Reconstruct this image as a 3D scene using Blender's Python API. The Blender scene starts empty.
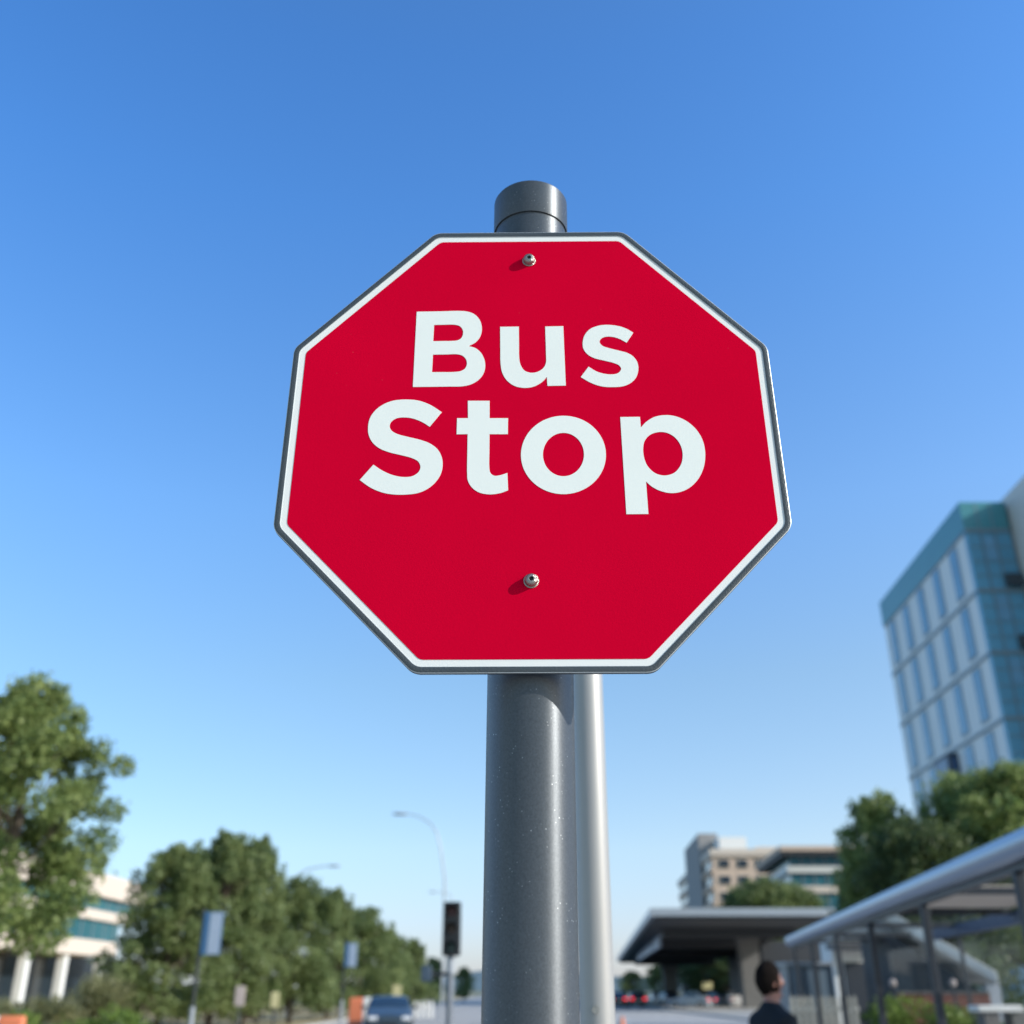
import bpy, bmesh, math, random
import numpy as np
from mathutils import Vector, Matrix
R = math.radians
S = bpy.context.scene
col = S.collection
random.seed(7)

# ------------------------------------------------------------------ camera maths
F = 1020.0; PITCH = math.atan((990 - 512) / F); EYE = 1.5
cp, sp = math.cos(PITCH), math.sin(PITCH)
def at(px, py, Y):
    u = (px - 512) / F; v = (512 - py) / F
    d = Vector((u, cp - v * sp, sp + v * cp))
    return Vector((0, 0, EYE)) + d * (Y / d.y)
def zat(py, Y): return at(512, py, Y).z
def xat(px, Y, py=985): return at(px, py, Y).x

# ------------------------------------------------------------------ materials
MATS = {}
def mat(name, c, rough=.6, metal=0., var=.12, scale=6., bump=0., bscale=40., spec=.5, coat=0., trans=0.):
    if name in MATS: return MATS[name]
    m = bpy.data.materials.new(name); m.use_nodes = True
    n = m.node_tree; b = n.nodes['Principled BSDF']
    b.inputs['Roughness'].default_value = rough; b.inputs['Metallic'].default_value = metal
    b.inputs['Specular IOR Level'].default_value = spec
    b.inputs['Coat Weight'].default_value = coat
    tc = n.nodes.new('ShaderNodeTexCoord')
    ns = n.nodes.new('ShaderNodeTexNoise'); ns.inputs['Scale'].default_value = scale; ns.inputs['Detail'].default_value = 6
    n.links.new(tc.outputs['Object'], ns.inputs['Vector'])
    mx = n.nodes.new('ShaderNodeMix'); mx.data_type = 'RGBA'
    mx.inputs[6].default_value = (*[x * (1 - var) for x in c], 1)
    mx.inputs[7].default_value = (*[min(1, x * (1 + var)) for x in c], 1)
    n.links.new(ns.outputs['Fac'], mx.inputs[0]); n.links.new(mx.outputs[2], b.inputs['Base Color'])
    if bump:
        n2 = n.nodes.new('ShaderNodeTexNoise'); n2.inputs['Scale'].default_value = bscale; n2.inputs['Detail'].default_value = 3
        n.links.new(tc.outputs['Object'], n2.inputs['Vector'])
        bp = n.nodes.new('ShaderNodeBump'); bp.inputs['Strength'].default_value = bump; bp.inputs['Distance'].default_value = .01
        n.links.new(n2.outputs['Fac'], bp.inputs['Height']); n.links.new(bp.outputs[0], b.inputs['Normal'])
    MATS[name] = m; return m
def leafmat(name, c1, c2, trans=.42):
    m = bpy.data.materials.new(name); m.use_nodes = True; n = m.node_tree
    b = n.nodes['Principled BSDF']; b.inputs['Roughness'].default_value = .5; b.inputs['Specular IOR Level'].default_value = .35
    a = n.nodes.new('ShaderNodeAttribute'); a.attribute_name = 'rnd'
    r = n.nodes.new('ShaderNodeValToRGB'); r.color_ramp.elements[0].color = (*c1, 1); r.color_ramp.elements[1].color = (*c2, 1)
    n.links.new(a.outputs['Fac'], r.inputs[0]); n.links.new(r.outputs[0], b.inputs['Base Color'])
    t = n.nodes.new('ShaderNodeBsdfTranslucent'); n.links.new(r.outputs[0], t.inputs['Color'])
    mx = n.nodes.new('ShaderNodeMixShader'); mx.inputs[0].default_value = trans
    out = n.nodes['Material Output']
    n.links.new(b.outputs[0], mx.inputs[1]); n.links.new(t.outputs[0], mx.inputs[2]); n.links.new(mx.outputs[0], out.inputs['Surface'])
    return m
def glassmat(name, c, alpha, rough=.06):
    m = bpy.data.materials.new(name); m.use_nodes = True; n = m.node_tree
    b = n.nodes['Principled BSDF']; b.inputs['Base Color'].default_value = (*c, 1); b.inputs['Roughness'].default_value = rough
    b.inputs['Alpha'].default_value = alpha; b.inputs['Specular IOR Level'].default_value = .8
    return m
def emis(name, c, s, base):
    m = bpy.data.materials.new(name); m.use_nodes = True; b = m.node_tree.nodes['Principled BSDF']
    b.inputs['Base Color'].default_value = (*base, 1); b.inputs['Emission Color'].default_value = (*c, 1); b.inputs['Emission Strength'].default_value = s
    b.inputs['Roughness'].default_value = .3
    return m
def speckle_mat(name, c, rough, metal, sp_amt=.2):
    m = mat(name, c, rough, metal, .34, 380, .03, 600, .65)
    n = m.node_tree; b = n.nodes['Principled BSDF']
    tc = [x for x in n.nodes if x.type == 'TEX_COORD'][0]
    v = n.nodes.new('ShaderNodeTexVoronoi'); v.inputs['Scale'].default_value = 150; v.inputs['Randomness'].default_value = 1
    n.links.new(tc.outputs['Object'], v.inputs['Vector'])
    r = n.nodes.new('ShaderNodeValToRGB'); r.color_ramp.elements[0].position = .06; r.color_ramp.elements[1].position = .16
    r.color_ramp.elements[0].color = (1, 1, 1, 1); r.color_ramp.elements[1].color = (0, 0, 0, 1)
    n.links.new(v.outputs['Distance'], r.inputs[0])
    src = b.inputs['Base Color'].links[0].from_socket
    n2 = n.nodes.new('ShaderNodeTexNoise'); n2.inputs['Scale'].default_value = 30; n2.inputs['Detail'].default_value = 4
    n.links.new(tc.outputs['Object'], n2.inputs['Vector'])
    r2 = n.nodes.new('ShaderNodeValToRGB'); r2.color_ramp.elements[0].position = .46; r2.color_ramp.elements[1].position = .62
    n.links.new(n2.outputs['Fac'], r2.inputs[0])
    mm = n.nodes.new('ShaderNodeMath'); mm.operation = 'MULTIPLY'; n.links.new(r.outputs[0], mm.inputs[0]); n.links.new(r2.outputs[0], mm.inputs[1])
    m2 = n.nodes.new('ShaderNodeMath'); m2.operation = 'MULTIPLY'; m2.inputs[1].default_value = sp_amt; n.links.new(mm.outputs[0], m2.inputs[0])
    mx = n.nodes.new('ShaderNodeMix'); mx.data_type = 'RGBA'; mx.inputs[7].default_value = (.75, .78, .8, 1)
    n.links.new(m2.outputs[0], mx.inputs[0]); n.links.new(src, mx.inputs[6]); n.links.new(mx.outputs[2], b.inputs['Base Color'])
    b.inputs['Anisotropic'].default_value = .68; tn_ = n.nodes.new('ShaderNodeTangent'); tn_.direction_type = 'RADIAL'; tn_.axis = 'Z'
    n.links.new(tn_.outputs[0], b.inputs['Tangent']); b.inputs['Anisotropic Rotation'].default_value = .25
    # streaky roughness down the pole
    mp = n.nodes.new('ShaderNodeMapping'); mp.inputs['Scale'].default_value = (30, 30, 2.5)
    n.links.new(tc.outputs['Object'], mp.inputs[0]); n3 = n.nodes.new('ShaderNodeTexNoise'); n3.inputs['Scale'].default_value = 1.5; n3.inputs['Detail'].default_value = 5
    n.links.new(mp.outputs[0], n3.inputs['Vector'])
    mr = n.nodes.new('ShaderNodeMapRange'); mr.inputs[3].default_value = rough - .04; mr.inputs[4].default_value = rough + .07
    n.links.new(n3.outputs['Fac'], mr.inputs[0]); n.links.new(mr.outputs[0], b.inputs['Roughness'])
    return m

# ------------------------------------------------------------------ mesh helpers
def tag(o, label=None, cat=None, group=None, kind=None):
    if label: o['label'] = label
    if cat: o['category'] = cat
    if group: o['group'] = group
    if kind: o['kind'] = kind
    return o
def empty(name, loc, label=None, cat=None, group=None, rz=0):
    o = bpy.data.objects.new(name, None); col.objects.link(o); o.location = loc; o.rotation_euler = (0, 0, rz)
    o.empty_display_size = .1
    return tag(o, label, cat, group)
def rootloc(p):
    while p is not None and p.parent is not None: p = p.parent
    return Vector(p.location) if p is not None else Vector((0, 0, 0))
class MB:
    def __init__(s): s.v = []; s.f = []; s.mi = []
    def add(s, vs, fs, mi=0):
        b = len(s.v); s.v += [tuple(x) for x in vs]; s.f += [tuple(i + b for i in f) for f in fs]; s.mi += [mi] * len(fs); return s
    def box(s, a, b, mi=0):
        x0, y0, z0 = a; x1, y1, z1 = b
        return s.add([(x0,y0,z0),(x1,y0,z0),(x1,y1,z0),(x0,y1,z0),(x0,y0,z1),(x1,y0,z1),(x1,y1,z1),(x0,y1,z1)],
            [(0,3,2,1),(4,5,6,7),(0,1,5,4),(1,2,6,5),(2,3,7,6),(3,0,4,7)], mi)
    def prism(s, pts, axis, a, b, mi=0):
        # pts: 2d ring, extruded along axis from a to b
        def P(p, t):
            return (t, p[0], p[1]) if axis == 0 else (p[0], t, p[1]) if axis == 1 else (p[0], p[1], t)
        n = len(pts); vs = [P(p, a) for p in pts] + [P(p, b) for p in pts]
        fs = [tuple(range(n)), tuple(range(2 * n - 1, n - 1, -1))] + [(i, i + n, (i + 1) % n + n, (i + 1) % n) for i in range(n)]
        return s.add(vs, fs, mi)
    def hexa(s, p8, mi=0):
        return s.add(p8, [(0,3,2,1),(4,5,6,7),(0,1,5,4),(1,2,6,5),(2,3,7,6),(3,0,4,7)], mi)
    def tube(s, pts, rs, n=12, mi=0, cap=True):
        pts = [Vector(p) for p in pts]
        if not hasattr(rs, '__len__'): rs = [rs] * len(pts)
        rings = []; up = None
        for i, p in enumerate(pts):
            t = (pts[min(i + 1, len(pts) - 1)] - pts[max(i - 1, 0)]).normalized()
            if up is None: up = Vector((1, 0, 0)) if abs(t.x) < .9 else Vector((0, 1, 0))
            a = (up - t * up.dot(t)).normalized(); bb = t.cross(a); up = a
            rings.append([p + (a * math.cos(2*math.pi*k/n) + bb * math.sin(2*math.pi*k/n)) * rs[i] for k in range(n)])
        vs = [v for r in rings for v in r]; fs = []
        for i in range(len(pts) - 1):
            for k in range(n):
                fs.append((i*n+k, i*n+(k+1)%n, (i+1)*n+(k+1)%n, (i+1)*n+k))
        if cap: fs += [tuple(range(n-1, -1, -1)), tuple(range((len(pts)-1)*n, len(pts)*n))]
        return s.add(vs, fs, mi)
    def lathe(s, prof, c, n=24, axis='z', mi=0):
        vs = []
        for r, h in prof:
            for k in range(n):
                a = 2*math.pi*k/n
                if axis == 'z': vs.append((c[0]+r*math.cos(a), c[1]+r*math.sin(a), c[2]+h))
                elif axis == 'y': vs.append((c[0]+r*math.cos(a), c[1]+h, c[2]+r*math.sin(a)))
                else: vs.append((c[0]+h, c[1]+r*math.cos(a), c[2]+r*math.sin(a)))
        m = len(prof); fs = [(i*n+k, i*n+(k+1)%n, (i+1)*n+(k+1)%n, (i+1)*n+k) for i in range(m-1) for k in range(n)]
        fs += [tuple(range(n-1, -1, -1)), tuple(range((m-1)*n, m*n))]
        return s.add(vs, fs, mi)
    def build(s, name, m, parent=None, smooth=30, bevel=0, local=False):
        off = Vector((0, 0, 0)) if local else rootloc(parent)
        me = bpy.data.meshes.new(name); me.from_pydata([(x-off.x, y-off.y, z-off.z) for x, y, z in s.v], [], s.f)
        for mm in (m if isinstance(m, (list, tuple)) else [m]): me.materials.append(mm)
        me.polygons.foreach_set('material_index', s.mi)
        bm = bmesh.new(); bm.from_mesh(me); bmesh.ops.recalc_face_normals(bm, faces=bm.faces); bm.to_mesh(me); bm.free()
        if smooth: me.shade_smooth(); me.set_sharp_from_angle(angle=R(smooth))
        o = bpy.data.objects.new(name, me); col.objects.link(o); o.parent = parent
        if bevel:
            md = o.modifiers.new('bevel', 'BEVEL'); md.width = bevel; md.segments = 3; md.limit_method = 'ANGLE'; md.harden_normals = False
        return o
def copy_tree(o, parent=None):
    c = o.copy(); col.objects.link(c); c.parent = parent
    for ch in list(o.children): copy_tree(ch, c)
    return c

# ------------------------------------------------------------------ palette
M_road = mat('asphalt', (.36, .345, .33), .9, 0, .18, .35, .2, 30)
M_pave = mat('concrete_paving', (.33, .32, .30), .85, 0, .15, .5, .2, 20)
M_kerb = mat('kerb_stone', (.36, .35, .33), .85)
M_paintw = mat('road_paint', (.7, .7, .68), .7)
M_dry = mat('dry_grass', (.34, .27, .13), .95, 0, .35, .6, .5, 8)
M_soil = mat('ground_far', (.17, .17, .10), .95, 0, .35, .05)
M_hill = mat('hill_forest_haze', (.10, .15, .17), .95, 0, .3, .02)  # forest green with bluish distance haze mixed into the base colour
M_pole = speckle_mat('grey_pole_paint', (.10, .112, .125), .44, .58, .5)
M_pole2 = mat('pale_pole_paint', (.36, .36, .355), .45, .3, .05, 8, .03, 300)
M_rim = mat('rim_grey_paint', (.055, .068, .078), .45, .1, .15, 30, .15, 400)
M_alu = mat('bare_aluminium', (.50, .54, .56), .4, .3, .06, 20)
M_white = mat('sign_white_sheeting', (.80, .82, .80), .6, 0, .03, 9, .05, 500, .2)
M_letter = mat('sign_letter_white', (.80, .84, .80), .6, 0, .02, 20, .03, 500, .2)
M_steel = mat('screw_steel', (.36, .35, .32), .3, .9, .2, 200, .3, 900)
M_black = mat('black_plastic', (.008, .011, .015), .55)
M_dark = mat('dark_metal', (.035, .042, .055), .45, .3)
M_lampgrey = mat('galvanised_grey', (.34, .37, .41), .45, .2)
M_cream = mat('cream_cladding', (.62, .54, .47), .8, 0, .06, .4)
M_beige = mat('beige_stone', (.58, .45, .36), .85, 0, .07, .2)
M_beiged = mat('grey_stone', (.30, .29, .29), .85, 0, .07, .2)
M_palew = mat('white_render', (.72, .73, .72), .8, 0, .05, .5)
M_panel = mat('pale_grey_panel', (.62, .62, .60), .6, 0, .05, .3)
M_tealg = mat('teal_glass', (.03, .13, .16), .12, .0, .25, .25, 0, 1, .9)
M_tealp = mat('teal_spandrel', (.07, .26, .30), .25, .0, .1, .3)
M_blueg = mat('blue_window_glass', (.14, .33, .50), .15, 0, .25, .3, 0, 1, .9)
M_dkblue = mat('dark_blue_glass', (.015, .06, .16), .1, 0, .2, .3, 0, 1, .9)
M_dkglass = mat('dark_glass', (.02, .03, .04), .12, 0, .2, .3, 0, 1, .9)
M_mull = mat('mullion_grey', (.20, .26, .30), .5, .2)
M_roofgrey = mat('roof_membrane', (.30, .29, .28), .9)
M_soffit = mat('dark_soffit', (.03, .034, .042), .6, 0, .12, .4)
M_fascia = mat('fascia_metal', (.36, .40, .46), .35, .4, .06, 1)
M_tube = mat('blue_grey_tube', (.30, .38, .50), .28, .65, .06, 1)
M_conc = mat('concrete', (.15, .147, .145), .85, 0, .15, 1, .2, 30)
M_brick = mat('red_brick', (.14, .055, .04), .9, 0, .25, 6)
M_bark = mat('bark', (.10, .08, .06), .95, 0, .3, 5, .6, 20)
M_orange = mat('orange_plastic', (.72, .21, .10), .5, 0, .08, 4)
M_whitep = mat('white_plastic', (.75, .75, .73), .5)
M_bluesign = mat('blue_sign', (.05, .14, .28), .4)
M_palesign = mat('pale_blue_sign', (.32, .40, .53), .4)
M_yellow = mat('yellow_board', (.55, .50, .27), .6)
M_pinkish = mat('pale_pink_board', (.45, .38, .36), .6)
M_tyre = mat('tyre', (.02, .02, .02), .9)
M_rimc = mat('wheel_rim', (.5, .5, .52), .3, .8)
M_carglass = mat('car_glass', (.02, .035, .05), .06, 0, .1, 1, 0, 1, 1)
M_headl = mat('headlight_glass', (.8, .82, .85), .1, .3)
M_tail = emis('tail_light_lit', (1, .03, .05), 1.6, (.6, .02, .03))
L_a = leafmat('leaves_bright', (.12, .18, .05), (.31, .37, .13))
L_b = leafmat('leaves_mid', (.10, .15, .05), (.28, .335, .135))
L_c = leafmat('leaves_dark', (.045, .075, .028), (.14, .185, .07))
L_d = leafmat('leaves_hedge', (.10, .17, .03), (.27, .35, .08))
L_e = leafmat('leaves_olive', (.13, .14, .06), (.29, .29, .14))

# red sheeting with faint dust and scuffs
def redmat():
    m = mat('sign_red_sheeting', (.60, .0012, .026), .7, 0, .08, 5, .04, 420, .0); n = m.node_tree; b = n.nodes['Principled BSDF']
    tc = [x for x in n.nodes if x.type == 'TEX_COORD'][0]
    v = n.nodes.new('ShaderNodeTexVoronoi'); v.inputs['Scale'].default_value = 60; n.links.new(tc.outputs['Object'], v.inputs['Vector'])
    r = n.nodes.new('ShaderNodeValToRGB'); r.color_ramp.elements[0].position = .02; r.color_ramp.elements[1].position = .05
    r.color_ramp.elements[0].color = (.22, .22, .22, 1); r.color_ramp.elements[1].color = (0, 0, 0, 1); n.links.new(v.outputs['Distance'], r.inputs[0])
    n2 = n.nodes.new('ShaderNodeTexNoise'); n2.inputs['Scale'].default_value = 5; n2.inputs['Detail'].default_value = 8; n.links.new(tc.outputs['Object'], n2.inputs['Vector'])
    r2 = n.nodes.new('ShaderNodeValToRGB'); r2.color_ramp.elements[0].position = .52; r2.color_ramp.elements[1].position = .7; n.links.new(n2.outputs['Fac'], r2.inputs[0])
    mm = n.nodes.new('ShaderNodeMath'); mm.operation = 'MULTIPLY'; n.links.new(r.outputs[0], mm.inputs[0]); n.links.new(r2.outputs[0], mm.inputs[1])
    mx = n.nodes.new('ShaderNodeMix'); mx.data_type = 'RGBA'; mx.inputs[7].default_value = (.6, .35, .35, 1)
    src = b.inputs['Base Color'].links[0].from_socket
    n.links.new(mm.outputs[0], mx.inputs[0]); n.links.new(src, mx.inputs[6]); n.links.new(mx.outputs[2], b.inputs['Base Color'])
    return m
M_red = redmat()

# ================================================================== THE SIGN
YS = 1.25
corners = [(436.1,233.3),(623.6,232),(767.2,346.8),(792,527.1),(655.3,672.7),(412.9,673.6),(273,529.4),(294.2,348.7)]
oct_ = []
for x, y in corners:
    p = at(x, y, YS); oct_.append(Vector((p.x, p.z)))      # clockwise seen from the camera
def inset(poly, d):
    n = len(poly); out = []
    for i in range(n):
        a, b, c = poly[i-1], poly[i], poly[(i+1) % n]
        e1 = (b - a).normalized(); e2 = (c - b).normalized()
        n1 = Vector((e1.y, -e1.x)); n2 = Vector((e2.y, -e2.x))
        k = (n1 + n2); k = k / (k.dot(n1)); out.append(b + k * d)
    return out
def rounded(poly, r, k=8):
    n = len(poly); out = []
    for i in range(n):
        a, b, c = poly[i-1], poly[i], poly[(i+1) % n]
        e1 = (a - b).normalized(); e2 = (c - b).normalized(); ang = e1.angle(e2)
        t = r / math.tan(ang / 2); cc = b + (e1 + e2).normalized() * (r / math.sin(ang / 2))
        p0 = b + e1 * t; p1 = b + e2 * t
        v0 = p0 - cc; v1 = p1 - cc
        for j in range(k + 1):
            s = j / k; v = (v0 * (1 - s) + v1 * s).normalized() * r; out.append(cc + v)
    return out
sgn = -1 if (oct_[1]-oct_[0]).x > 0 else 1
def ring(d, r): return rounded(inset(oct_, d), r)
test = inset(oct_, .01)
ctr = sum(oct_, Vector((0, 0))) / 8
if (test[0] - ctr).length > (oct_[0] - ctr).length:
    _i = inset
    def inset(poly, d): return _i(poly, -d)
root = empty('bus_stop_sign', (0.024, 1.322, 0), 'red octagonal sign with white lettering and screws on the thick dark grey pole', 'sign')
def loft(mb, rings, mi):
    n = len(rings[0][0])
    vs = []
    for r, y in rings: vs += [(p.x, y, p.y) for p in r]
    for i in range(len(rings) - 1):
        pass
    b = len(mb.v); mb.v += vs
    for i in range(len(rings) - 1):
        for k in range(n):
            mb.f.append((b+i*n+k, b+i*n+(k+1) % n, b+(i+1)*n+(k+1) % n, b+(i+1)*n+k)); mb.mi.append(mi[i])
RW = .0088
# dark rim: raised lip, bare metal on its side walls
mb = MB()
loft(mb, [(ring(.0004,.024), YS+.0065), (ring(0,.0242), YS+.0058), (ring(0,.0242), YS-.0004), (ring(.0009,.0235), YS-.0009), (ring(RW-.0005,.0186), YS-.0009), (ring(RW,.0182), YS-.0006), (ring(RW,.0182), YS+.004)],
     [0, 0, 1, 0, 1, 1])
rim = mb.build('rim', [M_rim, M_alu], root, smooth=50)
mb = MB(); rr = ring(RW-.001, .0186)
mb.prism([(p.x, p.y) for p in rr], 1, YS, YS+.0062)
plate = mb.build('backing_plate', [M_white], root, smooth=20)
mb = MB(); rr = ring(.0179, .013); mb.prism([(p.x, p.y) for p in rr], 1, YS-.0004, YS+.001)
red = mb.build('red_face', M_red, root, smooth=20)

# letters traced as outlines; C = sharp corner
def spl(pts, seg=7):
    P = [Vector((p[0], p[1])) for p in pts]; C = [len(p) > 2 for p in pts]; n = len(P); out = []
    for i in range(n):
        p1, p2 = P[i], P[(i+1) % n]
        out.append(p1)
        if C[i] and C[(i+1) % n]: continue
        p0 = P[i-1] if not C[i] else p1 + (p1 - p2)
        p3 = P[(i+2) % n] if not C[(i+1) % n] else p2 + (p2 - p1)
        t0 = 0; t1 = t0 + max((p1-p0).length, 1e-6)**.5; t2 = t1 + (p2-p1).length**.5; t3 = t2 + max((p3-p2).length, 1e-6)**.5
        for j in range(1, seg):
            t = t1 + (t2 - t1) * j / seg
            A1 = p0*((t1-t)/(t1-t0)) + p1*((t-t0)/(t1-t0)); A2 = p1*((t2-t)/(t2-t1)) + p2*((t-t1)/(t2-t1)); A3 = p2*((t3-t)/(t3-t2)) + p3*((t-t2)/(t3-t2))
            B1 = A1*((t2-t)/(t2-t0)) + A2*((t-t0)/(t2-t0)); B2 = A2*((t3-t)/(t3-t1)) + A3*((t-t1)/(t3-t1))
            out.append(B1*((t2-t)/(t2-t1)) + B2*((t-t1)/(t2-t1)))
    return out
c = 1
def ell(cx, cy, rx, ry, n=16): return [(cx + rx*math.cos(2*math.pi*k/n), cy + ry*math.sin(2*math.pi*k/n)) for k in range(n)]
glyphs = [
 ('B', 400, 300, 10.24, [[(172,123,c),(430,119),(610,115),(690,122),(760,148),(812,200),(836,265),(837,320),(820,380),(775,435),(705,475,c),(775,497),(830,545),(863,610),(873,680),(855,755),(805,820),(730,865),(640,886),(500,889),(132,893,c)],
   [(350,258,c),(450,256),(560,256),(612,270),(640,302),(646,345),(630,390),(592,415),(530,422),(450,423),(340,425,c)],
   [(338,562,c),(470,560),(585,558),(642,574),(677,612),(685,660),(665,705),(620,731),(550,740),(450,741),(328,742,c)]]),
 ('u', 490, 310, 10.24, [[(104,175,c),(295,173,c),(297,350),(299,490),(312,560),(352,622),(425,646),(500,630),(552,590),(573,540),(573,440),(569,300),(565,172,c),(750,168,c),(776,776,c),(588,780,c),(582,688,c),(530,742),(445,788),(345,800),(245,777),(168,718),(124,640),(109,555),(106,420),(105,300)]]),
 ('s', 560, 310, 10.24, [[(750,235,c),(682,338,c),(600,295),(520,276),(450,281),(412,306),(406,335),(435,370),(500,393),(600,418),(690,443),(750,480),(790,535),(802,600),(785,680),(730,745),(650,782),(545,792),(430,785),(320,750),(212,690,c),(292,583,c),(370,630),(450,655),(540,662),(600,645),(626,605),(605,570),(550,545),(450,520),(350,495),(280,455),(240,400),(232,340),(250,265),(305,200),(390,165),(490,155),(600,168),(680,195)]]),
 ('S', 350, 395, 10.24, [[(940,178,c),(817,328,c),(740,280),(650,245),(560,232),(480,241),(425,275),(407,320),(425,365),(480,400),(600,433),(720,462),(820,500),(898,560),(940,640),(949,720),(930,810),(880,890),(800,960),(700,1005),(570,1022),(440,1020),(330,1000),(210,950),(100,873,c),(240,716,c),(330,775),(430,820),(540,842),(640,833),(703,790),(722,740),(700,685),(640,650),(540,622),(400,588),(300,547),(230,487),(192,410),(186,330),(205,240),(260,160),(350,95),(450,60),(570,49),(700,60),(820,103)]]),
 ('t', 440, 395, 10.24, [[(285,62,c),(508,62,c),(508,240,c),(697,240,c),(695,403,c),(507,403,c),(506,560),(505,740),(515,797),(552,828),(610,825),(690,800,c),(698,978,c),(620,1006),(510,1020),(400,1000),(325,947),(286,880),(278,800),(280,600),(283,403,c),(170,405,c),(175,240,c),(287,240,c)]]),
 ('o', 510, 405, 10.24, [ell(547, 514, 435, 401, 20), ell(547, 510, 210, 222, 16)]),
 ('p', 610, 410, 9.309, [[(95,68,c),(278,66,c),(287,165,c),(340,110),(420,65),(520,50),(620,64),(730,118),(820,207),(870,310),(886,420),(870,540),(820,645),(740,725),(650,766),(560,775),(460,752),(385,712),(335,668,c),(357,970,c),(152,972,c)],
   [(308,360),(322,290),(370,235),(450,208),(530,215),(603,257),(656,330),(676,420),(660,510),(600,585),(510,612),(420,590),(350,525),(318,450)]]),
]
dg_objs = []
for nm, ox, oy, sc, rings in glyphs:
    cu = bpy.data.curves.new('letter', 'CURVE'); cu.dimensions = '2D'; cu.fill_mode = 'BOTH'; cu.extrude = .0002
    for rg in rings:
        pts = spl(rg); sp_ = cu.splines.new('POLY'); sp_.points.add(len(pts) - 1); sp_.use_cyclic_u = True
        for i, p in enumerate(pts):
            w = at(ox + p.x/sc, oy + p.y/sc, YS); sp_.points[i].co = (w.x, w.z, 0, 1)
    tmp = bpy.data.objects.new('tmp_letter', cu); col.objects.link(tmp)
    bpy.context.view_layer.update()
    me = bpy.data.meshes.new_from_object(tmp.evaluated_get(bpy.context.evaluated_depsgraph_get()))
    bpy.data.objects.remove(tmp); bpy.data.curves.remove(cu)
    ro = Vector(root.location)
    for v in me.vertices:
        x, y, z = v.co; v.co = (x - ro.x, YS - .0006 - z - ro.y, y - ro.z)
    me.materials.clear(); me.materials.append(M_letter)
    o = bpy.data.objects.new('letter', me); col.objects.link(o); o.parent = root
    o['label'] = ('capital ' if nm.isupper() else 'small ') + 'white letter ' + nm
# pole + cap
def lean(mb): mb.v = [(x + .0078*(z-1.46) - .0029, y, z) for x, y, z in mb.v]
PX, PY, PR = .0243, 1.322, .0574
mb = MB(); mb.lathe([(PR, i*.26) for i in range(11)][:10] + [(PR, 2.66)], (PX, PY, 0), 96); lean(mb); mb.build('pole', M_pole, root)
mb = MB(); cr = PR * 1.05
mb.lathe([(PR+.0004, .004), (cr-.001, .004), (cr-.001, 0), (cr-.0006, -.0004), (cr, .001), (cr, .0605), (cr-.0015, .063), (cr-.006, .0645), (.001, .069)], (PX, PY, EYE+1.120), 96); lean(mb)
mb.build('pole_cap', M_pole, root)
# clamps behind the plate
for zc in (2.03, 2.56):
    mb = MB(); mb.lathe([(PR+.0035, 0), (PR+.0035, .03)], (PX, PY, zc-.04 if zc > 2.3 else zc+.12), 48); mb.build('clamp_band', M_alu, root)
# screws
for px, py in ((529, 259.5), (531.3, 580)):
    w = at(px, py, YS-.004)
    mb = MB()
    mb.lathe([(.0102, YS-.0002), (.0102, YS-.0014), (.0095, YS-.0018), (.0088, YS-.0019), (.0086, YS-.0058), (.0078, YS-.0080), (.0060, YS-.0094), (.0038, YS-.0099), (.0031, YS-.0098), (.0030, YS-.0070)], (w.x, 0, w.z), 40, 'y')
    sc_ = mb.build('screw', M_steel, root, smooth=40)
    mb = MB(); mb.lathe([(.0030, YS-.0072), (.0030, YS-.0076)], (w.x, 0, w.z), 6, 'y'); mb.build('socket', M_black, sc_)

# second pole
X2, Y2, R2 = .1955, 2.6, .0405
rp = empty('pale_pole', (X2, Y2, 0), 'pale grey round pole standing just behind the dark sign pole', 'pole')
mb = MB(); mb.lathe([(R2, 0), (R2, 3.30)], (X2, Y2, 0), 80); mb.build('pole', M_pole2, rp)
mb = MB(); mb.lathe([(.043, 0), (.043, .03), (.038, .04), (.002, .046)], (X2, Y2, 3.29), 60); mb.build('pole_cap', M_pole2, rp)
w = at(595.5, 1010, Y2-R2)
mb = MB(); mb.lathe([(.0085, -.006), (.0085, -.003), (.006, 0.0), (.005, .0)], (w.x, 0, w.z), 20, 'y')
mb.v = [(x, y + Y2 - R2 + .003, z) for x, y, z in mb.v]; mb.build('bolt', M_steel, rp)
mb = MB(); mb.box((X2-.11, Y2-.11, 0), (X2+.11, Y2+.11, .012)); mb.build('base_plate', M_alu, rp)

# ================================================================== GROUND
def sheet(name, pts, z, m):
    mb = MB(); mb.add([(x, y, z) for x, y in pts], [tuple(range(len(pts)))]); o = mb.build(name, m, None, smooth=0); return tag(o, kind='structure')
sheet('ground', [(-5000, -3000), (5000, -3000), (5000, 6000), (-5000, 6000)], -.12, M_soil)
sheet('road', [(-9.5, -60), (13.5, -60), (13.5, 700), (-9.5, 700)], -.10, M_road)
mb = MB(); mb.box((13.8, -60, -.115), (60, 120, 0)); tag(mb.build('paved_forecourt', M_pave, None), kind='structure')
mb = MB(); mb.box((-60, -60, -.115), (-9.8, 260, -.02)); tag(mb.build('grass_verge', M_dry, None), kind='structure')
mb = MB(); mb.box((-9.8, -60, -.118), (-9.5, 300, .02)); tag(mb.build('kerb', M_kerb, None, bevel=.02), kind='structure')
mb = MB(); mb.box((13.5, -60, -.118), (13.8, 300, .02)); tag(mb.build('kerb', M_kerb, None, bevel=.02), kind='structure')
mb = MB(); mb.box((-1.9, -4, -.112), (3.2, 60, -.001)); tag(mb.build('traffic_island', M_pave, None, bevel=.02), kind='structure')
mb = MB()
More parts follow.
